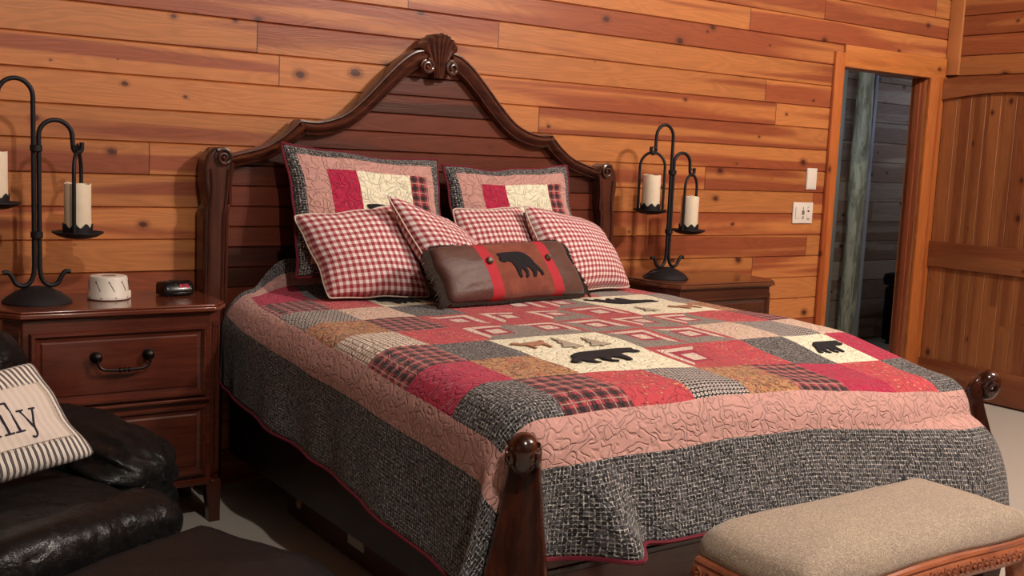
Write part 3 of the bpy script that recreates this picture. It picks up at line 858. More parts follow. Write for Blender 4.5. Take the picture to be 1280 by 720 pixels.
applique(TREE, onquilt(3.05, -1.05, .10, .14), 'tree_applique', M['tanfelt'], q, label='taupe tree')
applique(DEER, onquilt(3.28, -1.02, .14, .14), 'deer_applique', M['rustfelt'], q, label='rust deer')
applique([(1-x, y) for x, y in reversed(BEARN)], onquilt(3.24, -1.81, .20, .10), 'bear_applique', M['bearblack'], q, label='small black bear')
applique(BEARN, onquilt(2.07, -.50, .17, .13), 'bear_applique', M['bearblack'], q, label='small black bear near the left pillow')

# ---------------------------------------------------------------- pillows
def pillow(name, label, c, T, mat_fn, mats, size, inset=.05, na=None, nb=None, group=None, cat='pillow', seed=0, wrinkle=.006, pow_=.5, sag=0.0, round_=.045, edge_=.05):
    """c = (BL,BR,TR,TL) corner points; returns thing and surf(a,b,off,side)"""
    BL, BR, TR, TL = [Vector(p) for p in c]
    base = (BL+BR)*.5
    N = ((BR-BL)+(TR-TL)).cross((TL-BL)+(TR-BR)).normalized()
    if N.y > 0: N = -N
    def surf(a, b, side=1, off=0.0):
        ea = a*(1-inset*(1-b*b)*(1 if abs(a) else 0)); eb = b*(1-inset*1.0*(1-a*a))
        rc_ = 1-round_*(a*a*b*b)**4; ea *= rc_; eb *= rc_
        ea += edge_*noise.noise(Vector((b*1.7, seed*3.1, 1)))*a*a*(1-b*b); eb += edge_*noise.noise(Vector((a*1.7, seed*3.1, 7)))*b*b*(1-a*a)
        s, t = (ea+1)/2, (eb+1)/2
        p = (BL*(1-s)+BR*s)*(1-t)+(TL*(1-s)+TR*s)*t
        k = max(0, (1-a*a)*(1-b*b))
        h = T*.5*k**pow_*(1-sag*b*.5)
        w = wrinkle*noise.noise(Vector((a*2.2+seed*5, b*2.2, side*3+seed)))*min(1, k*3)
        w += wrinkle*.6*noise.noise(Vector((a*6+seed*5, b*6, side*3+seed)))*min(1, k*4)
        return p+N*side*(h+w+off)
    al = na or [-1+2*i/32 for i in range(33)]; bl = nb or [-1+2*i/32 for i in range(33)]
    mb = MB()
    for side in (1, -1):
        vs = [surf(a, b, side) for b in bl for a in al]; W = len(al)
        uvs = [(a*size[0]/2+.5, b*size[1]/2+.5) for b in bl for a in al]
        fs = []; mi = []
        for j in range(len(bl)-1):
            for i in range(W-1):
                f = (j*W+i, j*W+i+1, (j+1)*W+i+1, (j+1)*W+i)
                fs.append(f if side == 1 else f[::-1]); mi.append(mat_fn((al[i]+al[i+1])/2, (bl[j]+bl[j+1])/2, side))
        mb.add(vs, fs, mi, uvs)
    t = thing(name, label, cat, tuple(base), 0, group)
    cv = mb.build('cover', mats, t, recalc=True, angle=180)
    # weld the two skins along the rim
    bm = bmesh.new(); bm.from_mesh(cv.data); bmesh.ops.remove_doubles(bm, verts=bm.verts, dist=1e-5)
    bmesh.ops.recalc_face_normals(bm, faces=bm.faces); bm.to_mesh(cv.data); bm.free()
    for p in cv.data.polygons: p.use_smooth = True
    rim = [surf(a, -1) for a in al]+[surf(1, b) for b in bl[1:]]+[surf(a, 1) for a in reversed(al[:-1])]+[surf(-1, b) for b in reversed(bl[1:-1])]
    rim.append(rim[0])
    return t, surf, rim
# fine param lists with exact patch borders
def dense(br, step):
    r = []
    for i in range(len(br)-1):
        m = max(2, round((br[i+1]-br[i])/step))
        r += [lerp(br[i], br[i+1], k/m) for k in range(m)]
    return r+[br[-1]]
A_br = [-1, -.87, -.58, -.22, .50, .76, .87, 1]; B_br = [-1, -.82, -.60, .64, .85, 1]
def sham_m(a, b, side):
    if side < 0: return 0
    if abs(a) > .87 or b > .85 or b < -.82: return 0
    if b > .64 or b < -.60 or a < -.58 or a > .76: return 1
    if a < -.22: return 2
    return 3 if a < .50 else 4
SM = [QM['W'], QM['p'], QM['M'], QM['C'], QM['P']]
for label, c, sd in (('patchwork bear sham with maroon and plaid bars, left of the two against the headboard', ((1.79, -.33, .93), (2.56, -.33, .92), (2.545, -.165, 1.435), (1.785, -.160, 1.480)), 1),
                     ('patchwork bear sham with maroon and plaid bars, right of the two against the headboard', ((2.55, -.33, .90), (3.31, -.33, .90), (3.290, -.160, 1.432), (2.555, -.180, 1.412)), 2)):
    t, sf, rim = pillow('pillow_sham', label, c, .17, sham_m, SM, (.74, .55), .085, dense(A_br, .06), dense(B_br, .06), 'quilted pillow shams', seed=sd, wrinkle=.010, round_=.012, edge_=.07)
    MB().tube(rim, .006, 6, False).build('piping', M['piping_m'], t, label='maroon piping')
    applique(BEARN, (lambda sf: lambda x, y: sf(-.18+.62*x, -.42+.50*y, 1, .004))(sf), 'bear_applique', M['bearblack'], t, label='black bear')
gm = lambda a, b, s: 0
G = 'red gingham throw pillows'
GP = [('red and white gingham pillow, leftmost in front of the left sham', ((1.872, -.47, .850), (2.318, -.53, .845), (2.262, -.34, 1.235), (1.782, -.30, 1.178)), .15, 1),
      ('tilted red gingham pillow pointing up, second from the left', ((2.295, -.63, .90), (2.70, -.52, .85), (2.545, -.38, 1.118), (2.122, -.455, 1.282)), .14, 2),
      ('upright red gingham pillow mostly hidden behind the bear pillow', ((2.53, -.50, .845), (2.95, -.50, .845), (2.90, -.325, 1.23), (2.525, -.325, 1.215)), .14, 3),
      ('red and white gingham pillow, rightmost, slumped on the quilt', ((2.90, -.64, .85), (3.455, -.50, .848), (3.345, -.33, 1.145), (2.825, -.44, 1.245)), .16, 4)]
for label, c, T, sd in GP:
    c = tuple((p[0], p[1], p[2]+.010) for p in c)
    w = (Vector(c[1])-Vector(c[0])).length; h = (Vector(c[3])-Vector(c[0])).length
    t, sf, rim = pillow('gingham_pillow', label, c, T*1.35, gm, [M['gingham']], (w, h), .065, group=G, seed=sd+10)
    MB().tube(rim, .0035, 6, False).build('piping', M['piping_w'], t)
# bear lumbar pillow
LB = [-1, -.46, -.31, .44, .59, 1]
def lm(a, b, s):
    if -.46 < a < -.31 or .44 < a < .59: return 2
    return 1 if -.31 < a < .44 else 0
lc = ((2.235, -.80, .868), (3.02, -.70, .868), (2.945, -.575, 1.098), (2.195, -.67, 1.082))
t, sf, rim = pillow('lumbar_pillow', 'brown leather lumbar pillow with a black bear and red straps, foremost on the quilt', lc, .135, lm, [M['brownleather'], M['suede'], M['redband']], (.78, .25), .03, dense(LB, .055), group=None, seed=50, pow_=.30, wrinkle=.005)
applique(BEARN, lambda x, y: sf(-.24+.57*x, -.46+.96*y, 1, .003), 'bear_applique', M['bearblack'], t, label='black felt bear')
for a, b in ((-.385, .22), (.515, .22)):
    p = sf(a, b, 1, .004); nrm = (sf(a+.02, b)-sf(a-.02, b)).cross(sf(a, b+.05)-sf(a, b-.05)).normalized()
    mbb = MB().lathe([(.015, 0), (.016, .004), (.012, .008), (.006, .006), (.001, .007)], (0, 0, 0), 18)
    qz = Vector((0, 0, 1)).rotation_difference(nrm)
    mbb.v = [qz @ v + p for v in mbb.v]
    mbb.build('button', M['button'], t)
mb = MB(); rr = random.Random(5)
cen = (Vector(lc[0])+Vector(lc[1])+Vector(lc[2])+Vector(lc[3]))/4
Nl = (Vector(lc[1])-Vector(lc[0])).cross(Vector(lc[3])-Vector(lc[0])).normalized()
if Nl.y > 0: Nl = -Nl
ax = (Vector(lc[1])-Vector(lc[0])).normalized(); ay = Nl.cross(ax)
if ay.z < 0: ay = -ay
def strands(f, cnt, outv, ln):
    for i in range(cnt):
        s = (i+.5)/cnt; p = f(lerp(-1, 1, s)); L = ln*rr.uniform(.75, 1.1)
        d = (outv+Vector((rr.uniform(-.25, .25), rr.uniform(-.3, .1), rr.uniform(-.35, -.05)))).normalized()
        p1 = p+d*L*.5; p2 = p1+(d+Vector((0, -.1, -.7))).normalized()*L*.5
        p2.z = max(p2.z, .856); p1.z = max(p1.z, .856)
        mb.tube([p-outv*.004, p1, p2], [.0026, .0026, .002], 5)
strands(lambda s: sf(-1, s), 120, -ax, .052); strands(lambda s: sf(1, s), 120, ax, .046)
strands(lambda s: sf(s, 1), 150, ay, .014); strands(lambda s: sf(s, -1), 150, -ay, .014)
mb.build('fringe', M['fringe'], t, label='dark brown bullion fringe', kind='stuff')

# ================================================================ NIGHTSTANDS
def nightstand(x0, x1, mats, label, name='nightstand', group='matching bedside cabinets'):
    top_m, case_m, leg_m = mats
    yb, yf = -.03, -.45; ch = .055
    t = thing(name, label, 'nightstand', ((x0+x1)/2, (yb+yf)/2, 0), 0, group)
    def canted(e, c): return [(x0-e, yb), (x0-e, yf+c), (x0-e+c, yf-e), (x1+e-c, yf-e), (x1+e, yf+c), (x1+e, yb)]
    mb = MB()
    for z0, z1, e in ((.826, .834, .010), (.834, .852, .024), (.852, .861, .018)):
        mb.prism(canted(e, ch+e*.4), z0, z1, 'z')
    mb.build('top', top_m, t, bevel=.004)
    case = MB().prism(canted(0, ch), .165, .826, 'z')
    # canted pilaster panels and rails (raised mouldings)
    case.box(x0+.058, x1-.058, yf-.020, yf+.001, .493, .507, .005).box(x0+.055, x1-.055, yf-.012, yf, .162, .19, .004)
    cb = case.build('case', case_m, t, bevel=.002)
    for sg, xa in ((1, x0), (-1, x1)):
        mb = MB(); a = Vector((xa, yf+ch, 0)); b = Vector((xa+sg*ch, yf, 0)); d = (b-a).normalized(); nn = Vector((-sg*1, -1, 0)).normalized()
        p = lambda s, z, o: a+d*s*(b-a).length+nn*o+Vector((0, 0, z))
        for (s0, s1, z0, z1) in ((.12, .88, .77, .79), (.12, .26, .2, .77), (.74, .88, .2, .77), (.12, .88, .19, .205)):
            vs = [p(s0, z0, -.002), p(s1, z0, -.002), p(s1, z1, -.002), p(s0, z1, -.002), p(s0, z0, .006), p(s1, z0, .006), p(s1, z1, .006), p(s0, z1, .006)]
            mb.add(vs, [(0, 1, 5, 4), (1, 2, 6, 5), (2, 3, 7, 6), (3, 0, 4, 7), (4, 5, 6, 7), (3, 2, 1, 0)])
        mb.build('pilaster_moulding', leg_m, t, bevel=.002)
    for (za, zb) in ((.515, .782), (.205, .478)):
        xa, xb = x0+.075, x1-.075
        mb = MB()
        # moulded frame round a raised field
        def ring(o0, y0_, o1, y1_):
            A = [(xa+o0, za+o0), (xb-o0, za+o0), (xb-o0, zb-o0), (xa+o0, zb-o0)]; B = [(xa+o1, za+o1), (xb-o1, za+o1), (xb-o1, zb-o1), (xa+o1, zb-o1)]
            mb.add([(q[0], yf+y0_, q[1]) for q in A]+[(q[0], yf+y1_, q[1]) for q in B], [(k, (k+1) % 4, 4+(k+1) % 4, 4+k) for k in range(4)])
        ring(0, .0, 0, -.016); ring(0, -.016, .004, -.021); ring(.004, -.021, .012, -.021); ring(.012, -.021, .022, -.008); ring(.022, -.008, .034, -.006); ring(.034, -.006, .040, -.010)
        mb.add([(xa+.04, yf-.010, za+.04), (xb-.04, yf-.010, za+.04), (xb-.04, yf-.010, zb-.04), (xa+.04, yf-.010, zb-.04)], [(0, 1, 2, 3)])
        d = mb.build('drawer', case_m, t, smooth=False)
        xc = (xa+xb)/2; zc = (za+zb)/2+.018
        h = MB()
        for s in (-1, 1):
            h.lathe([(.020, 0), (.021, .004), (.016, .008), (.012, .014), (.017, .020), (.017, .026), (.010, .032), (.001, .034)], (xc+s*.092, yf-.010, zc+.02), 20, 'y')
        pts = catmull([(xc-.092, yf-.036, zc+.012), (xc-.088, yf-.040, zc-.008), (xc-.07, yf-.042, zc-.022), (xc-.03, yf-.043, zc-.026), (xc, yf-.043, zc-.026), (xc+.03, yf-.043, zc-.026), (xc+.07, yf-.042, zc-.022), (xc+.088, yf-.040, zc-.008), (xc+.092, yf-.036, zc+.012)], 5)
        h.tube(pts, .0055, 8)
        for dxk in (-.016, 0, .016): h.lathe([(.004, -.005), (.0095, -.003), (.0095, .003), (.004, .005)], (xc+dxk, yf-.043, zc-.026), 12, 'x')
        h.build('handle', M['handle'], d, label='dark bail handle')
    for sx, sy in ((0, 0), (1, 0), (0, 1), (1, 1)):
        xx = x0+.004 if sx == 0 else x1-.064; yy = yf+.012 if sy == 0 else yb-.07
        mb = MB(); path = []
        for i in range(9):
            z = .17*(1-i/8); w = .060-.016*ss(0, 1, i/8)
            k = 1 if sx == 0 else -1
            cxx = (xx+.03)-k*(.008*(i/8)); path.append((Vector((cxx, yy+.03-(.004*i/8 if sy == 0 else 0), z)), Vector((w, 0, 0)), Vector((0, w, 0))))
        mb.sweep(path, [(-.5, -.5), (.5, -.5), (.5, .5), (-.5, .5)]).build('leg', leg_m, t, bevel=.004)
    return t
nightstand(.685, 1.455, (M['cherry_top'], M['cherry'], M['cherry_v']), 'reddish two-drawer nightstand left of the bed, behind the black recliner')
nightstand(3.775, 4.545, (M['walnut_top'], M['walnut'], M['walnut']), 'dark nightstand right of the bed, only its top and corner showing', group=None)

# ---------------------------------------------------------------- candle lamps
def stand(loc, label):
    t = thing('candle_stand', label, 'candle stand', loc, 0, 'black iron candle stands')
    L = dict(local=True)
    MB().lathe([(.118, 0), (.118, .004), (.105, .018), (.080, .036), (.050, .050), (.020, .058), (.001, .060)], (0, 0, 0), 40).build('base', M['iron2'], t, **L)
    # tall rod: foot curl, pole, arch to the left, hook
    tall = catmull([(-.115, 0, .108), (-.098, 0, .110), (-.085, 0, .095), (-.070, 0, .068), (-.045, 0, .060), (-.022, 0, .075), (-.010, 0, .115), (-.009, 0, .20), (-.009, 0, .45), (-.009, 0, .66)], 6)
    arc = [Vector((-.009-.058+.058*math.cos(a), 0, .735+.062*math.sin(a))) for a in [PI*i/16 for i in range(17)]]
    tail = catmull([(-.125, 0, .735), (-.127, 0, .70), (-.126, 0, .672), (-.132, 0, .652), (-.146, 0, .646), (-.156, 0, .658), (-.156, 0, .682)], 5)
    MB().tube(tall+[Vector((-.009, 0, .72))]+arc+tail, .0085, 10).build('tall_arm', M['iron'], t, **L)
    short = catmull([(.115, 0, .108), (.098, 0, .110), (.085, 0, .095), (.070, 0, .068), (.045, 0, .060), (.022, 0, .075), (.010, 0, .115), (.009, 0, .20), (.009, 0, .40), (.009, 0, .54)], 6)
    arc = [Vector((.009+.057-.057*math.cos(a), 0, .602+.056*math.sin(a))) for a in [PI*i/16 for i in range(17)]]
    tail = catmull([(.123, 0, .60), (.125, 0, .575), (.128, 0, .555), (.138, 0, .545), (.150, 0, .548), (.156, 0, .560), (.156, 0, .582)], 5)
    MB().tube(short+[Vector((.009, 0, .585))]+arc+tail, .0085, 10).build('short_arm', M['iron'], t, **L)
    for z in (.245, .555):
        MB().lathe([(.017, -.012), (.021, -.010), (.021, .010), (.017, .012)], (0, 0, z), 20).build('collar', M['iron'], t, **L)
    return t
def holder(loc, rz, label, H=.315):
    t = thing('candle_holder', label, 'candle holder', loc, rz, 'hanging candle pans')
    L = dict(local=True)
    MB().lathe([(.010, -.004), (.045, 0), (.070, .008), (.090, .020), (.090, .024), (.068, .014), (.045, .006), (.001, .005)], (0, 0, 0), 40).build('drip_pan', M['iron2'], t, **L)
    w = .064
    pts = [Vector((-w, 0, .010)), Vector((-w, 0, .12)), Vector((-w, 0, H-w*1.15))]+[Vector((-w*math.cos(a), 0, H-w*1.15+w*1.15*math.sin(a))) for a in [PI*i/18 for i in range(1, 18)]]+[Vector((w, 0, H-w*1.15)), Vector((w, 0, .12)), Vector((w, 0, .010))]
    MB().tube(pts, .0072, 10).build('bail', M['iron'], t, **L)
    lp = [Vector((.018*math.cos(a), 0, H+.014+.014*math.sin(a))) for a in [2*PI*i/20 for i in range(21)]]
    MB().tube(lp, .0035, 6).build('hook_loop', M['iron'], t, **L)
    # scalloped cup
    mb = MB(); n = 64; vs = []
    for r, z in ((.051, .007), (.052, .03), (.053, 1), (.050, 1), (.049, .007)):
        for k in range(n):
            a = 2*PI*k/n; zz = z if z < .9 else .047+.008*math.cos(a*8); vs.append((r*math.cos(a), r*math.sin(a), zz))
    mb.add(vs, [(i*n+k, i*n+(k+1) % n, (i+1)*n+(k+1) % n, (i+1)*n+k) for i in range(4) for k in range(n)])
    mb.build('scalloped_cup', M['iron2'], t, **L)
    return t
def candle(loc, label, h=.195):
    t = thing('pillar_candle', label, 'candle', loc, random.Random(label).uniform(0, 6), 'ivory pillar candles')
    fn = lambda a, r, z: (.0022*math.sin(3*a)+.0015*math.sin(5*a+1)) if z > h*.9 else 0
    MB().lathe([(.044, 0), (.047, .003), (.047, h*.3), (.0465, h*.6), (.047, h-.004), (.0455, h), (.040, h-.003), (.030, h-.014), (.001, h-.016)], (0, 0, 0), 36, fn=fn).build('wax', M['candle'], t, local=True)
    MB().tube([(0, 0, h-.018), (.001, 0, h-.006), (.003, 0, h-.001)], .0012, 6).build('wick', M['slot'], t, local=True)
    return t
ZT = .862
for (lx, ly), side, rots, arms in (((.829, -.24), 'left', (1.50, 1.15), 0), ((3.935, -.225), 'right', (-.62, .30), 1)):
    st_ = stand((lx, ly, ZT), 'tall black wrought iron candle stand on the %s nightstand' % side)
    # higher pan on the left, lower pan on the right
    for kx, kz, rz, nm in ((-.141, .338, rots[0], 'higher'), (.141, .232, rots[1], 'lower')):
        p = (lx+kx, ly, ZT+kz)
        if side == 'left' and nm == 'higher': lab2 = 'cut off by the photo edge'
        holder((p[0], p[1], p[2]), rz, 'black hanging candle pan with bail, %s one on the %s stand' % (nm, side))
        candle((p[0], p[1], p[2]+.0055), 'ivory pillar candle in the %s pan of the %s stand' % (nm, side))

# thin cord looping from the base of the right stand
MB().tube(catmull([(-.105, .02, .010), (-.135, .03, .006), (-.150, .0, .018), (-.125, -.03, .036), (-.085, -.03, .040)], 6), .0025, 6).build('cord', M['iron'], st_, local=True)

# white noise machine
wm = thing('sound_machine', 'round white sound machine on the left nightstand', 'sound machine', (1.085, -.215, ZT))
HOUS = MB().lathe([(.070, 0), (.075, .003), (.076, .012), (.0735, .016), (.069, .078), (.066, .086), (.061, .088), (.030, .088), (.028, .084), (.001, .084)], (1.085, -.215, ZT), 48)
MB().lathe([(.028, .0845), (.026, .0875), (.001, .0875)], (1.085, -.215, ZT), 24).build('top_vent', flat('tan_vent', '#8a7763', .6), wm, label='tan round vent')
mb = MB()
for k in range(9):
    a = 2*PI*k/9-.25
    def P(da, z):
        r = lerp(.0735, .069, (z-.016)/.062)+.0004
        return (1.085+r*math.cos(a+da), -.215+r*math.sin(a+da), ZT+z)
    mb.tube([P(lerp(-.12, .14, t), lerp(.068, .034, t)) for t in [i/6 for i in range(7)]], .0011, 5)
    p = P(-.13, .069); mb.lathe([(.001, -.002), (.0032, 0), (.001, .002)], p, 8)
    p = (1.085+.0762*math.cos(a+.2), -.215+.0762*math.sin(a+.2), ZT+.010); mb.lathe([(.001, -.002), (.0028, 0), (.001, .002)], p, 8)
HOUS.merge(mb).build('housing', [M['white_plastic'], M['slot']], wm)
MB().box(1.153, 1.165, -.232, -.208, ZT+.002, ZT+.030, .003).build('switch_lug', M['white_plastic'], wm)

# digital clock
ck = thing('alarm_clock', 'small black digital clock with red digits on the left nightstand', 'clock', (1.345, -.185, ZT), math.radians(8))
prof = [(-.045, .0), (-.052, .010), (-.052, .022), (-.036, .050), (-.020, .056), (.030, .052), (.042, .040), (.044, .0)]
mb = MB()
xs = [-.060, -.056, -.045, 0, .045, .056, .060]; sc_ = [.84, .95, 1, 1, 1, .95, .84]
vs = []
for x, s in zip(xs, sc_):
    for (y, z) in prof: vs.append((x, y*s, .003+(z-.026)*s+.026 if z > .001 else .003))
n_ = len(prof)
fs = [(i*n_+k, i*n_+(k+1) % n_, (i+1)*n_+(k+1) % n_, (i+1)*n_+k) for i in range(len(xs)-1) for k in range(n_)]+[tuple(range(n_)), tuple((len(xs)-1)*n_+k for k in range(n_))]
BODY = mb.add(vs, fs)
for sx in (-.045, .045):
    for sy in (-.035, .03): MB().lathe([(.005, 0), (.005, .004)], (sx, sy, 0), 10).build('foot', M['slot'], ck, local=True)
# sloped front face frame
f0 = Vector((0, -.052, .022+.003)); f1 = Vector((0, -.036, .050+.003)); fu = (f1-f0).normalized(); fnv = Vector((0, -fu.z, fu.y))
def face(x, h, o=.0015): return Vector((x, 0, 0))+f0+fu*h+fnv*o
def seg(mb, x0, h0, x1, h1, w=.0008):
    mb.tube([face(x0, h0), face(x1, h1)], w, 6)
def digit(mb, ch, x, h, w, hh):
    S = {'a': ((0, 1), (1, 1)), 'b': ((1, 1), (1, .5)), 'c': ((1, .5), (1, 0)), 'd': ((0, 0), (1, 0)), 'e': ((0, 0), (0, .5)), 'f': ((0, .5), (0, 1)), 'g': ((0, .5), (1, .5))}
    D = {'8': 'abcdefg', '0': 'abcdef', '5': 'afgcd'}
    for k in D[ch]:
        (ax_, ay_), (bx_, by_) = S[k]; e = .0009
        p0 = Vector((x+ax_*w, h+ay_*hh)); p1 = Vector((x+bx_*w, h+by_*hh)); dd = (p1-p0).normalized()*e
        seg(mb, p0.x+dd.x, p0.y+dd.y, p1.x-dd.x, p1.y-dd.y)
mb = MB(); digit(mb, '8', .002, .009, .008, .014); digit(mb, '0', .018, .009, .008, .014); digit(mb, '5', .030, .009, .008, .014)
for hh in (.012, .021): mb.tube([face(.0135, hh), face(.0142, hh)], .0011, 6)
mb.build('digits', M['led'], ck, local=True, label='red digits')
mb = MB()
for x, h in ((-.016, .024), (-.010, .017), (-.006, .008), (.040, .003), (.044, .003)): mb.tube([face(x, h), face(x+.004, h)], .0008, 5)
BODY.merge(mb).build('body', [M['black_plastic'], M['label']], ck, local=True)
MB().box(-.02, .02, -.015, .01, .057, .0605, .0015).build('snooze_bar', M['black_plastic'], ck, local=True)

# ================================================================ UNDER BED BOX
ub = thing('storage_box', 'dark red storage box with round knobs under the left side of the bed', 'box', (1.83, -1.15, 0))
MB().box(1.70, 2.3, -1.75, -.50, .012, .155, .008).build('body', darkwood('box_wood', '#3a1610', '#4a1d15', 'y', .5), ub)
MB().box(1.694, 1.702, -1.17, -1.05, .07, .14, .001).build('paper_label', M['label'], ub, label='pale paper label')
for y in (-.66, -1.58): MB().lathe([(.008, 0), (.008, .012), (.020, .016), (.022, .024), (.012, .030), (.001, .031)], (0, 0, 0), 16, 'x')
for y in (-.66, -1.58):
    mb = MB().lathe([(.008, 0), (.008, .012), (.020, .016), (.022, .024), (.012, .030), (.001, .031)], (0, 0, 0), 16, 'x')
    mb.v = [Vector((1.702-v.x, y+v.y, .10+v.z)) for v in mb.v]; mb.build('knob', flat('tan_knob%d' % int(-y*10), '#8a6c55', .5), ub)
for x in (1.74, 2.26):
    for y in (-.56, -1.69): MB().lathe([(.012, 0), (.012, .014)], (x, y, 0), 10).build('foot', M['slot'], ub)

# ================================================================ BENCH
bn = thing('upholstered_bench', 'beige tapestry bench with carved wooden frame at the foot of the bed', 'bench', (2.47, -2.65, 0))
bx0_, bx1_, byb, byf = 1.99, 2.965, -2.475, -2.825
def serp(t): return .016*math.sin(PI*t)**2     # gentle swell along the front
# outline of seat (plan), counter-clockwise
plan = []
for i in range(33): t = i/32; plan.append((lerp(bx0_, bx1_, t), byf-.02*math.sin(PI*t)))
for i in range(1, 13): t = i/12; plan.append((bx1_+.01*math.sin(PI*t), lerp(byf, byb, t)))
for i in range(1, 33): t = i/32; plan.append((lerp(bx1_, bx0_, t), byb))
for i in range(1, 12): t = i/12; plan.append((bx0_-.01*math.sin(PI*t), lerp(byb, byf, t)))
pc = Vector((2.477, -2.645))
def railz(p):   # top line of the rail: rises in the middle of each long side
    t = (p[0]-bx0_)/(bx1_-bx0_); return .446+.024*math.sin(PI*min(1, max(0, t)))**2
vs = []; N = len(plan); RINGS = [(1.0, 0.0), (1.012, .022), (1.008, .045), (.985, .066), (.94, .084), (.86, .101), (.74, .114), (.58, .124), (.38, .131), (.16, .134)]
mb = MB()
for s, dz in RINGS:
    for p in plan:
        x = pc.x+(p[0]-pc.x)*s*.985; y = pc.y+(p[1]-pc.y)*s*.975
        z = lerp(railz(p), .450, ss(0, .1, dz))+dz*.90+.003*noise.noise(Vector((x*7, y*7, dz*10)))
        vs.append((x, y, z))
M_ = len(RINGS)
fs = [(i*N+k, i*N+(k+1) % N, (i+1)*N+(k+1) % N, (i+1)*N+k) for i in range(M_-1) for k in range(N)]+[tuple((M_-1)*N+k for k in range(N)), tuple(range(N-1, -1, -1))]
mb.add(vs, fs).build('seat_cushion', M['tapestry'], bn, angle=180)
mb = MB()
path = [(Vector((p[0], p[1], 0)), Vector((p[0]-pc.x, p[1]-pc.y, 0)).normalized(), p) for p in plan]
sec = [(-.030, -.004), (-.004, .004), (.006, .000), (.010, -.008), (.006, -.014), (.014, -.022), (.018, -.040), (.014, -.058), (.004, -.066), (-.030, -.066)]
vs = []
for o_, nn, p in path:
    for a, b in sec: vs.append(o_+nn*a+Vector((0, 0, railz(p)+b)))
ns = len(sec)
mb.add(vs, [(i*ns+k, i*ns+(k+1) % ns, ((i+1) % N)*ns+(k+1) % ns, ((i+1) % N)*ns+k) for i in range(N) for k in range(ns)])
# carving: running leaf scrolls along the rail
per = 0; last = None
cnt = 0; acc = 0
for i in range(N*4):
    f = i/4; k0 = int(f) % N; k1 = (k0+1) % N; t = f-int(f)
    p = (lerp(plan[k0][0], plan[k1][0], t), lerp(plan[k0][1], plan[k1][1], t))
    if last: acc += math.hypot(p[0]-last[0], p[1]-last[1])
    last = p
    if acc >= .030:
        acc = 0; cnt += 1
        nn = Vector((p[0]-pc.x, p[1]-pc.y, 0))
        nn = Vector((0, -1, 0)) if abs(p[1]-byf) < .03 else (Vector((0, 1, 0)) if abs(p[1]-byb) < .004 else Vector((math.copysign(1, nn.x), 0, 0)))
        tg_ = Vector((-nn.y, nn.x, 0)); c = Vector((p[0], p[1], railz(p)-.036))+nn*.014
        sgn = 1 if cnt % 2 else -1; pts = []; rs = []
        for j in range(12):
            u = j/11; a = u*1.35*2*PI+(.5 if sgn > 0 else PI); r = .015*(1-.8*u)
            pts.append(c+tg_*(r*math.cos(a))+Vector((0, 0, r*math.sin(a)*1.2*sgn))+nn*(.006*u)); rs.append(.0055*(1-.35*u))
        mb.tube(pts, rs, 6)
mb.build('carved_frame', M['bench_wood'], bn)
# cabriole legs
for lx, ly, sx, sy in ((bx0_+.03, byf+.03, -1, -1), (bx1_-.03, byf+.03, 1, -1), (bx0_+.03, byb-.04, -1, 1), (bx1_-.03, byb-.04, 1, 1)):
    pts = catmull([(lx, ly, .405), (lx+sx*.016, ly+sy*.014*(sy < 0), .35), (lx+sx*.014, ly+sy*.012*(sy < 0), .28), (lx-sx*.004, ly-sy*.004*(sy < 0), .15), (lx-sx*.002, ly-sy*.004*(sy < 0), .06), (lx+sx*.014, ly+sy*.010*(sy < 0), .022), (lx+sx*.02, ly+sy*.014*(sy < 0), .016)], 6)
    m = len(pts); mb = MB().tube(pts, [interp([0, .2, .5, .8, .9, 1], [.034, .036, .022, .017, .022, .014], i/(m-1)) for i in range(m)], 14)
    lg = mb.build('leg', M['bench_wood'], bn)
    # carved knee
    mb = MB(); pts = []; rs = []
    for j in range(20):
        u = j/19; a = u*1.6*2*PI; r = .022*(1-.8*u)
        pts.append((lx+sx*.022+r*math.cos(a)*.8, ly+sy*(.040 if sy < 0 else .03)-.004*sy*u, .375+r*math.sin(a))); rs.append(.007*(1-.4*u))
    mb.tube(pts, rs, 6).build('knee_scroll', M['bench_wood'], lg)

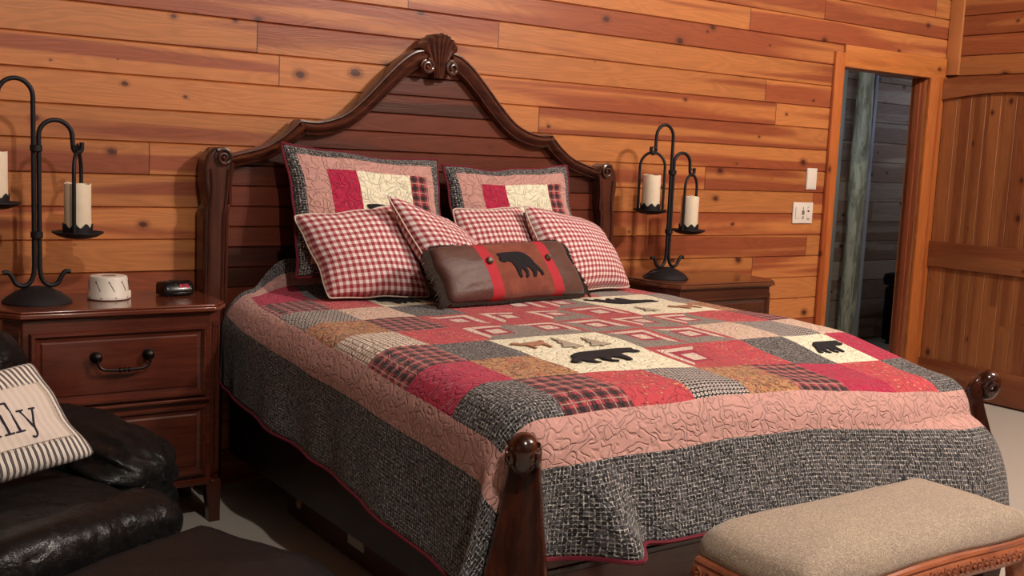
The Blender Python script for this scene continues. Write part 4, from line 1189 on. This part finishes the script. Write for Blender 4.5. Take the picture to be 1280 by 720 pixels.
# ================================================================ RECLINER
RA = math.radians(25)
rc = thing('recliner', 'black leather recliner with raised footrest in front of the left nightstand', 'recliner', (.42, -1.05, 0))
E1 = Vector((math.cos(RA), math.sin(RA), 0)); E2 = Vector((math.sin(RA), -math.cos(RA), 0))
def R_(a, b, z): return E1*a+E2*b+Vector((0, 0, z))
def puff_box(a0, a1, b0, b1, z0, z1, r, seg=10, bulge=.0, seed=0, wr=.006, freq=7, fn=None):
    """rounded cushion block in recliner axes"""
    bm = bmesh.new(); bmesh.ops.create_cube(bm, size=1)
    bmesh.ops.subdivide_edges(bm, edges=bm.edges[:], cuts=seg, use_grid_fill=True)
    h = Vector(((a1-a0)/2, (b1-b0)/2, (z1-z0)/2)); c = Vector(((a0+a1)/2, (b0+b1)/2, (z0+z1)/2))
    rr_ = min(r, h.x, h.y, h.z)
    mb = MB(); vs = []
    for v in bm.verts:
        p = Vector((v.co.x*2*h.x, v.co.y*2*h.y, v.co.z*2*h.z))
        q = Vector((max(-h.x+rr_, min(h.x-rr_, p.x)), max(-h.y+rr_, min(h.y-rr_, p.y)), max(-h.z+rr_, min(h.z-rr_, p.z))))
        d = p-q
        if d.length > 1e-9: p = q+d.normalized()*rr_
        # crown
        k = (1-(p.x/h.x)**2)*(1-(p.y/h.y)**2) if h.x and h.y else 0
        if p.z > 0: p.z += bulge*max(0, k)
        nn = Vector((p.x/h.x, p.y/h.y, p.z/h.z)).normalized()
        p += nn*wr*noise.noise(Vector((p.x*freq+seed*9, p.y*freq, p.z*freq)))
        if fn: p = fn(p, h)
        p += c; vs.append(R_(p.x, p.y, p.z))
    bm.verts.index_update()
    mb.add(vs, [[l.vert.index for l in f.loops] for f in bm.faces]); bm.free()
    return mb
LE, LE2 = M['leather'], M['leather2']
puff_box(-.42, .24, .92, 1.62, .06, .36, .04, 8, 0, 1).build('base', LE, rc, angle=180)
puff_box(-.415, .235, 1.02, 1.72, .30, .465, .075, 14, .03, 2, .012, 9).build('seat', LE, rc, angle=180)
puff_box(-.42, .24, 1.60, 1.80, .325, .495, .080, 14, .012, 3, .010, 10).build('seat_roll', LE, rc, angle=180)
# back and headrest, leaning away
def lean(p, h): return Vector((p.x, p.y-.16*(p.z+h.z), p.z))
puff_box(-.42, .22, .98, 1.16, .40, .70, .08, 12, 0, 4, .012, 8, lean).build('backrest', LE, rc, angle=180)
puff_box(-.43, .345, .80, 1.04, .60, .85, .110, 14, .0, 5, .012, 8, lean).build('headrest', LE, rc, angle=180)
# arms: fat rolled arm with gathered front
def arm(a0, a1, sd):
    def gather(p, h):
        f = ss(.15, .85, p.y/h.y)
        ang = math.atan2(p.z, p.x)
        p = p.copy(); p.z -= .05*ss(-.2, 1, p.y/h.y)+.015
        k = 1+.10*f*math.sin(ang*13+sd+3*p.y)*(1 if p.z > -.1 else .3)
        return Vector((p.x*k, p.y, p.z*k))
    t_ = puff_box(a0, a1, .92, 1.46, .10, .40, .06, 10, 0, 6+sd).build('arm', LE, rc, angle=180)
    puff_box(a0-.02, a1+.015, .88, 1.47, .365, .605, .115, 30, 0, 7+sd, .012, 10, gather).build('arm_pad', LE, t_, angle=180)
arm(.255, .530, 1); arm(-.71, -.435, 2)
# footrest, padded leaf tipping down slightly
def drop(p, h): return Vector((p.x, p.y, p.z-.05*ss(.2, 1, p.y/h.y)))
fr_ = puff_box(-.40, .235, 1.83, 2.44, .33, .425, .045, 16, .02, 9, .010, 7, drop).build('footrest', LE2, rc, angle=180)
mb = MB(); mb.tube([R_(lerp(-.38, .165, t), 2.13, .4375-.012*(2*t-1)**2) for t in [i/16 for i in range(17)]], .003, 6).build('seam', LE, fr_)
for a in (-.3, .13): MB().tube([R_(a, 1.62, .2), R_(a, 1.9, .33)], .012, 8).build('linkage', M['handle'], rc)
for a in (-.38, .20):
    for b in (.97, 1.57): MB().lathe([(.02, 0), (.025, .062)], tuple(R_(a, b, 0)), 12).build('foot', M['slot'], rc)

# ticking pillow with lettered patch
pc4 = ((.186, -1.452, .495), (.800, -1.215, .545), (.655, -1.055, .808), (.065, -1.292, .741))
t, sf, rim = pillow('ticking_pillow', 'black and white striped pillow lettered family on the recliner', pc4, .15, gm, [M['ticking']], (.66, .33), .05, seed=70)
mb = MB(); W = 21; vs = []; uvs = []
PA0, PA1, PB0, PB1 = -.80, .83, -.60, .50
for j in range(W):
    for i in range(W):
        a, b = lerp(PA0, PA1, i/(W-1)), lerp(PB0, PB1, j/(W-1)); vs.append(sf(a, b, 1, .004)); uvs.append((a*.33, b*.165))
mb.add(vs, [(j*W+i, j*W+i+1, (j+1)*W+i+1, (j+1)*W+i) for j in range(W-1) for i in range(W-1)], 0, uvs)
pm = mb.build('muslin_patch', M['muslin'], t, recalc=False, angle=180, label='pale fringed muslin patch')
mb = MB(); rr = random.Random(9)
for k in range(70):
    for (fa, fb) in ((lambda s: (PA1, lerp(PB0, PB1, s)), (.05, 0)), (lambda s: (lerp(PA0, PA1, s), PB1), (0, .06)), (lambda s: (lerp(PA0, PA1, s), PB0), (0, -.06))):
        a, b = fa(k/69); mb.tube([sf(a-fb[0]*.2, b-fb[1]*.2, 1, .005), sf(a+fb[0]*rr.uniform(.5, 1), b+fb[1]*rr.uniform(.5, 1), 1, .006)], .0008, 4)
mb.build('frayed_edge', M['piping_w'], pm, kind='stuff')
# slab-serif letters from strokes (unit cell: x-height 1)
GL = {
 'f': (.62, [[(.18, 0), (.18, 1.2), (.25, 1.45), (.42, 1.52), (.56, 1.42)], [(0, 1), (.5, 1)], [(0, 0), (.4, 0)]]),
 'a': (.80, [[(.08, .85), (.3, 1), (.5, .92), (.56, .7), (.56, .1), (.64, 0), (.72, .02)], [(.56, .55), (.25, .55), (.06, .4), (.06, .15), (.2, 0), (.4, .03), (.56, .2)]]),
 'm': (1.32, [[(.18, 0), (.18, 1)], [(0, 1), (.18, 1)], [(.18, .75), (.35, .98), (.5, .95), (.58, .75), (.58, 0)], [(.58, .75), (.78, .98), (.93, .95), (1.0, .75), (1.0, 0)], [(0, 0), (.34, 0)], [(.44, 0), (.72, 0)], [(.86, 0), (1.16, 0)]]),
 'i': (.48, [[(.22, 0), (.22, 1)], [(.04, 1), (.22, 1)], [(.02, 0), (.42, 0)], [(.21, 1.38), (.23, 1.38)]]),
 'l': (.48, [[(.22, 0), (.22, 1.55)], [(.04, 1.55), (.22, 1.55)], [(.02, 0), (.42, 0)]]),
 'y': (.86, [[(.14, 1), (.42, .05)], [(.74, 1), (.42, .05), (.32, -.3), (.2, -.42), (.08, -.36)], [(.0, 1), (.3, 1)], [(.58, 1), (.86, 1)]])}
word = 'family'; tot = sum(GL[c][0] for c in word); S_ = .222; x = .635-tot*S_
mb = MB()
for c in word:
    w, strokes = GL[c]
    for st in strokes:
        pts = catmull([(p[0], p[1], 0) for p in st], 5) if len(st) > 2 else [Vector((p[0], p[1], 0)) for p in st]
        mb.tube([sf(x+p.x*S_, -.34+p.y*S_*1.65, 1, .0055) for p in pts], .0028 if len(st) > 1 and st[0][0] != st[-1][0] else .0034, 6)
    x += w*S_
mb.build('lettering', M['ink'], pm, label='dark lettering reading family')

# ================================================================ LIGHT
def area(name, loc, target, size, power, col):
    l = bpy.data.lights.new(name, 'AREA'); l.energy = power; l.size = size; l.color = col; l.shape = 'DISK'
    o = bpy.data.objects.new(name, l); COL.objects.link(o); o.location = loc
    o.rotation_euler = (Vector(target)-Vector(loc)).to_track_quat('-Z', 'Y').to_euler(); return o
def bulb(name, loc, r, power, col):
    l = bpy.data.lights.new(name, 'POINT'); l.energy = power; l.shadow_soft_size = r; l.color = col
    o = bpy.data.objects.new(name, l); COL.objects.link(o); o.location = loc; return o
WARM = (1, .91, .81)
# cluster of ceiling-fan bulbs, high behind the camera to the right
for dx_, dy_ in ((-.18, 0), (.18, .05), (0, -.2)):
    bulb('fan_bulb', (4.75+dx_, -4.0+dy_, 4.0), .06, 232, WARM)
bulb('ceiling_lamp', (1.2, -4.7, 4.2), .06, 320, (1, .92, .83))
# cool daylight in the hall
area('hall_daylight', (6.35, .75, 1.9), (7.7, 1.4, 1.5), .5, 3.6, (.72, .86, 1.0))
area('hall_window_light', (8.9, .5, 2.1), (7.9, 1.5, 1.5), .4, 4.0, (.65, .75, 1.0))
w = bpy.data.worlds.new('World'); sc.world = w; w.use_nodes = True
w.node_tree.nodes['Background'].inputs[0].default_value = (.9, .8, .7, 1); w.node_tree.nodes['Background'].inputs[1].default_value = .02

# ================================================================ CAMERA
cam = bpy.data.cameras.new('Camera'); co = bpy.data.objects.new('Camera', cam); COL.objects.link(co); sc.camera = co
yaw, pit, rol, F = .61378241, -.12062609, .04435865, 1350.57
cy, sy, cp, sp = math.cos(yaw), math.sin(yaw), math.cos(pit), math.sin(pit)
f = Vector((sy*cp, cy*cp, sp)); rt = Vector((cy, -sy, 0)); up = rt.cross(f)
r2 = rt*math.cos(rol)+up*math.sin(rol); u2 = -rt*math.sin(rol)+up*math.cos(rol)
mat = Matrix((r2, u2, -f)).transposed().to_4x4(); mat.translation = Vector((0, -4.40285, 1.4605))
co.matrix_world = mat
cam.sensor_width = 36; cam.lens = F/1280*36; cam.clip_start = .05; cam.clip_end = 60
vs_ = sc.view_settings; vs_.view_transform = 'Standard'; vs_.look = 'None'; vs_.gamma = 1; vs_.use_curve_mapping = False; vs_.exposure = 0.0
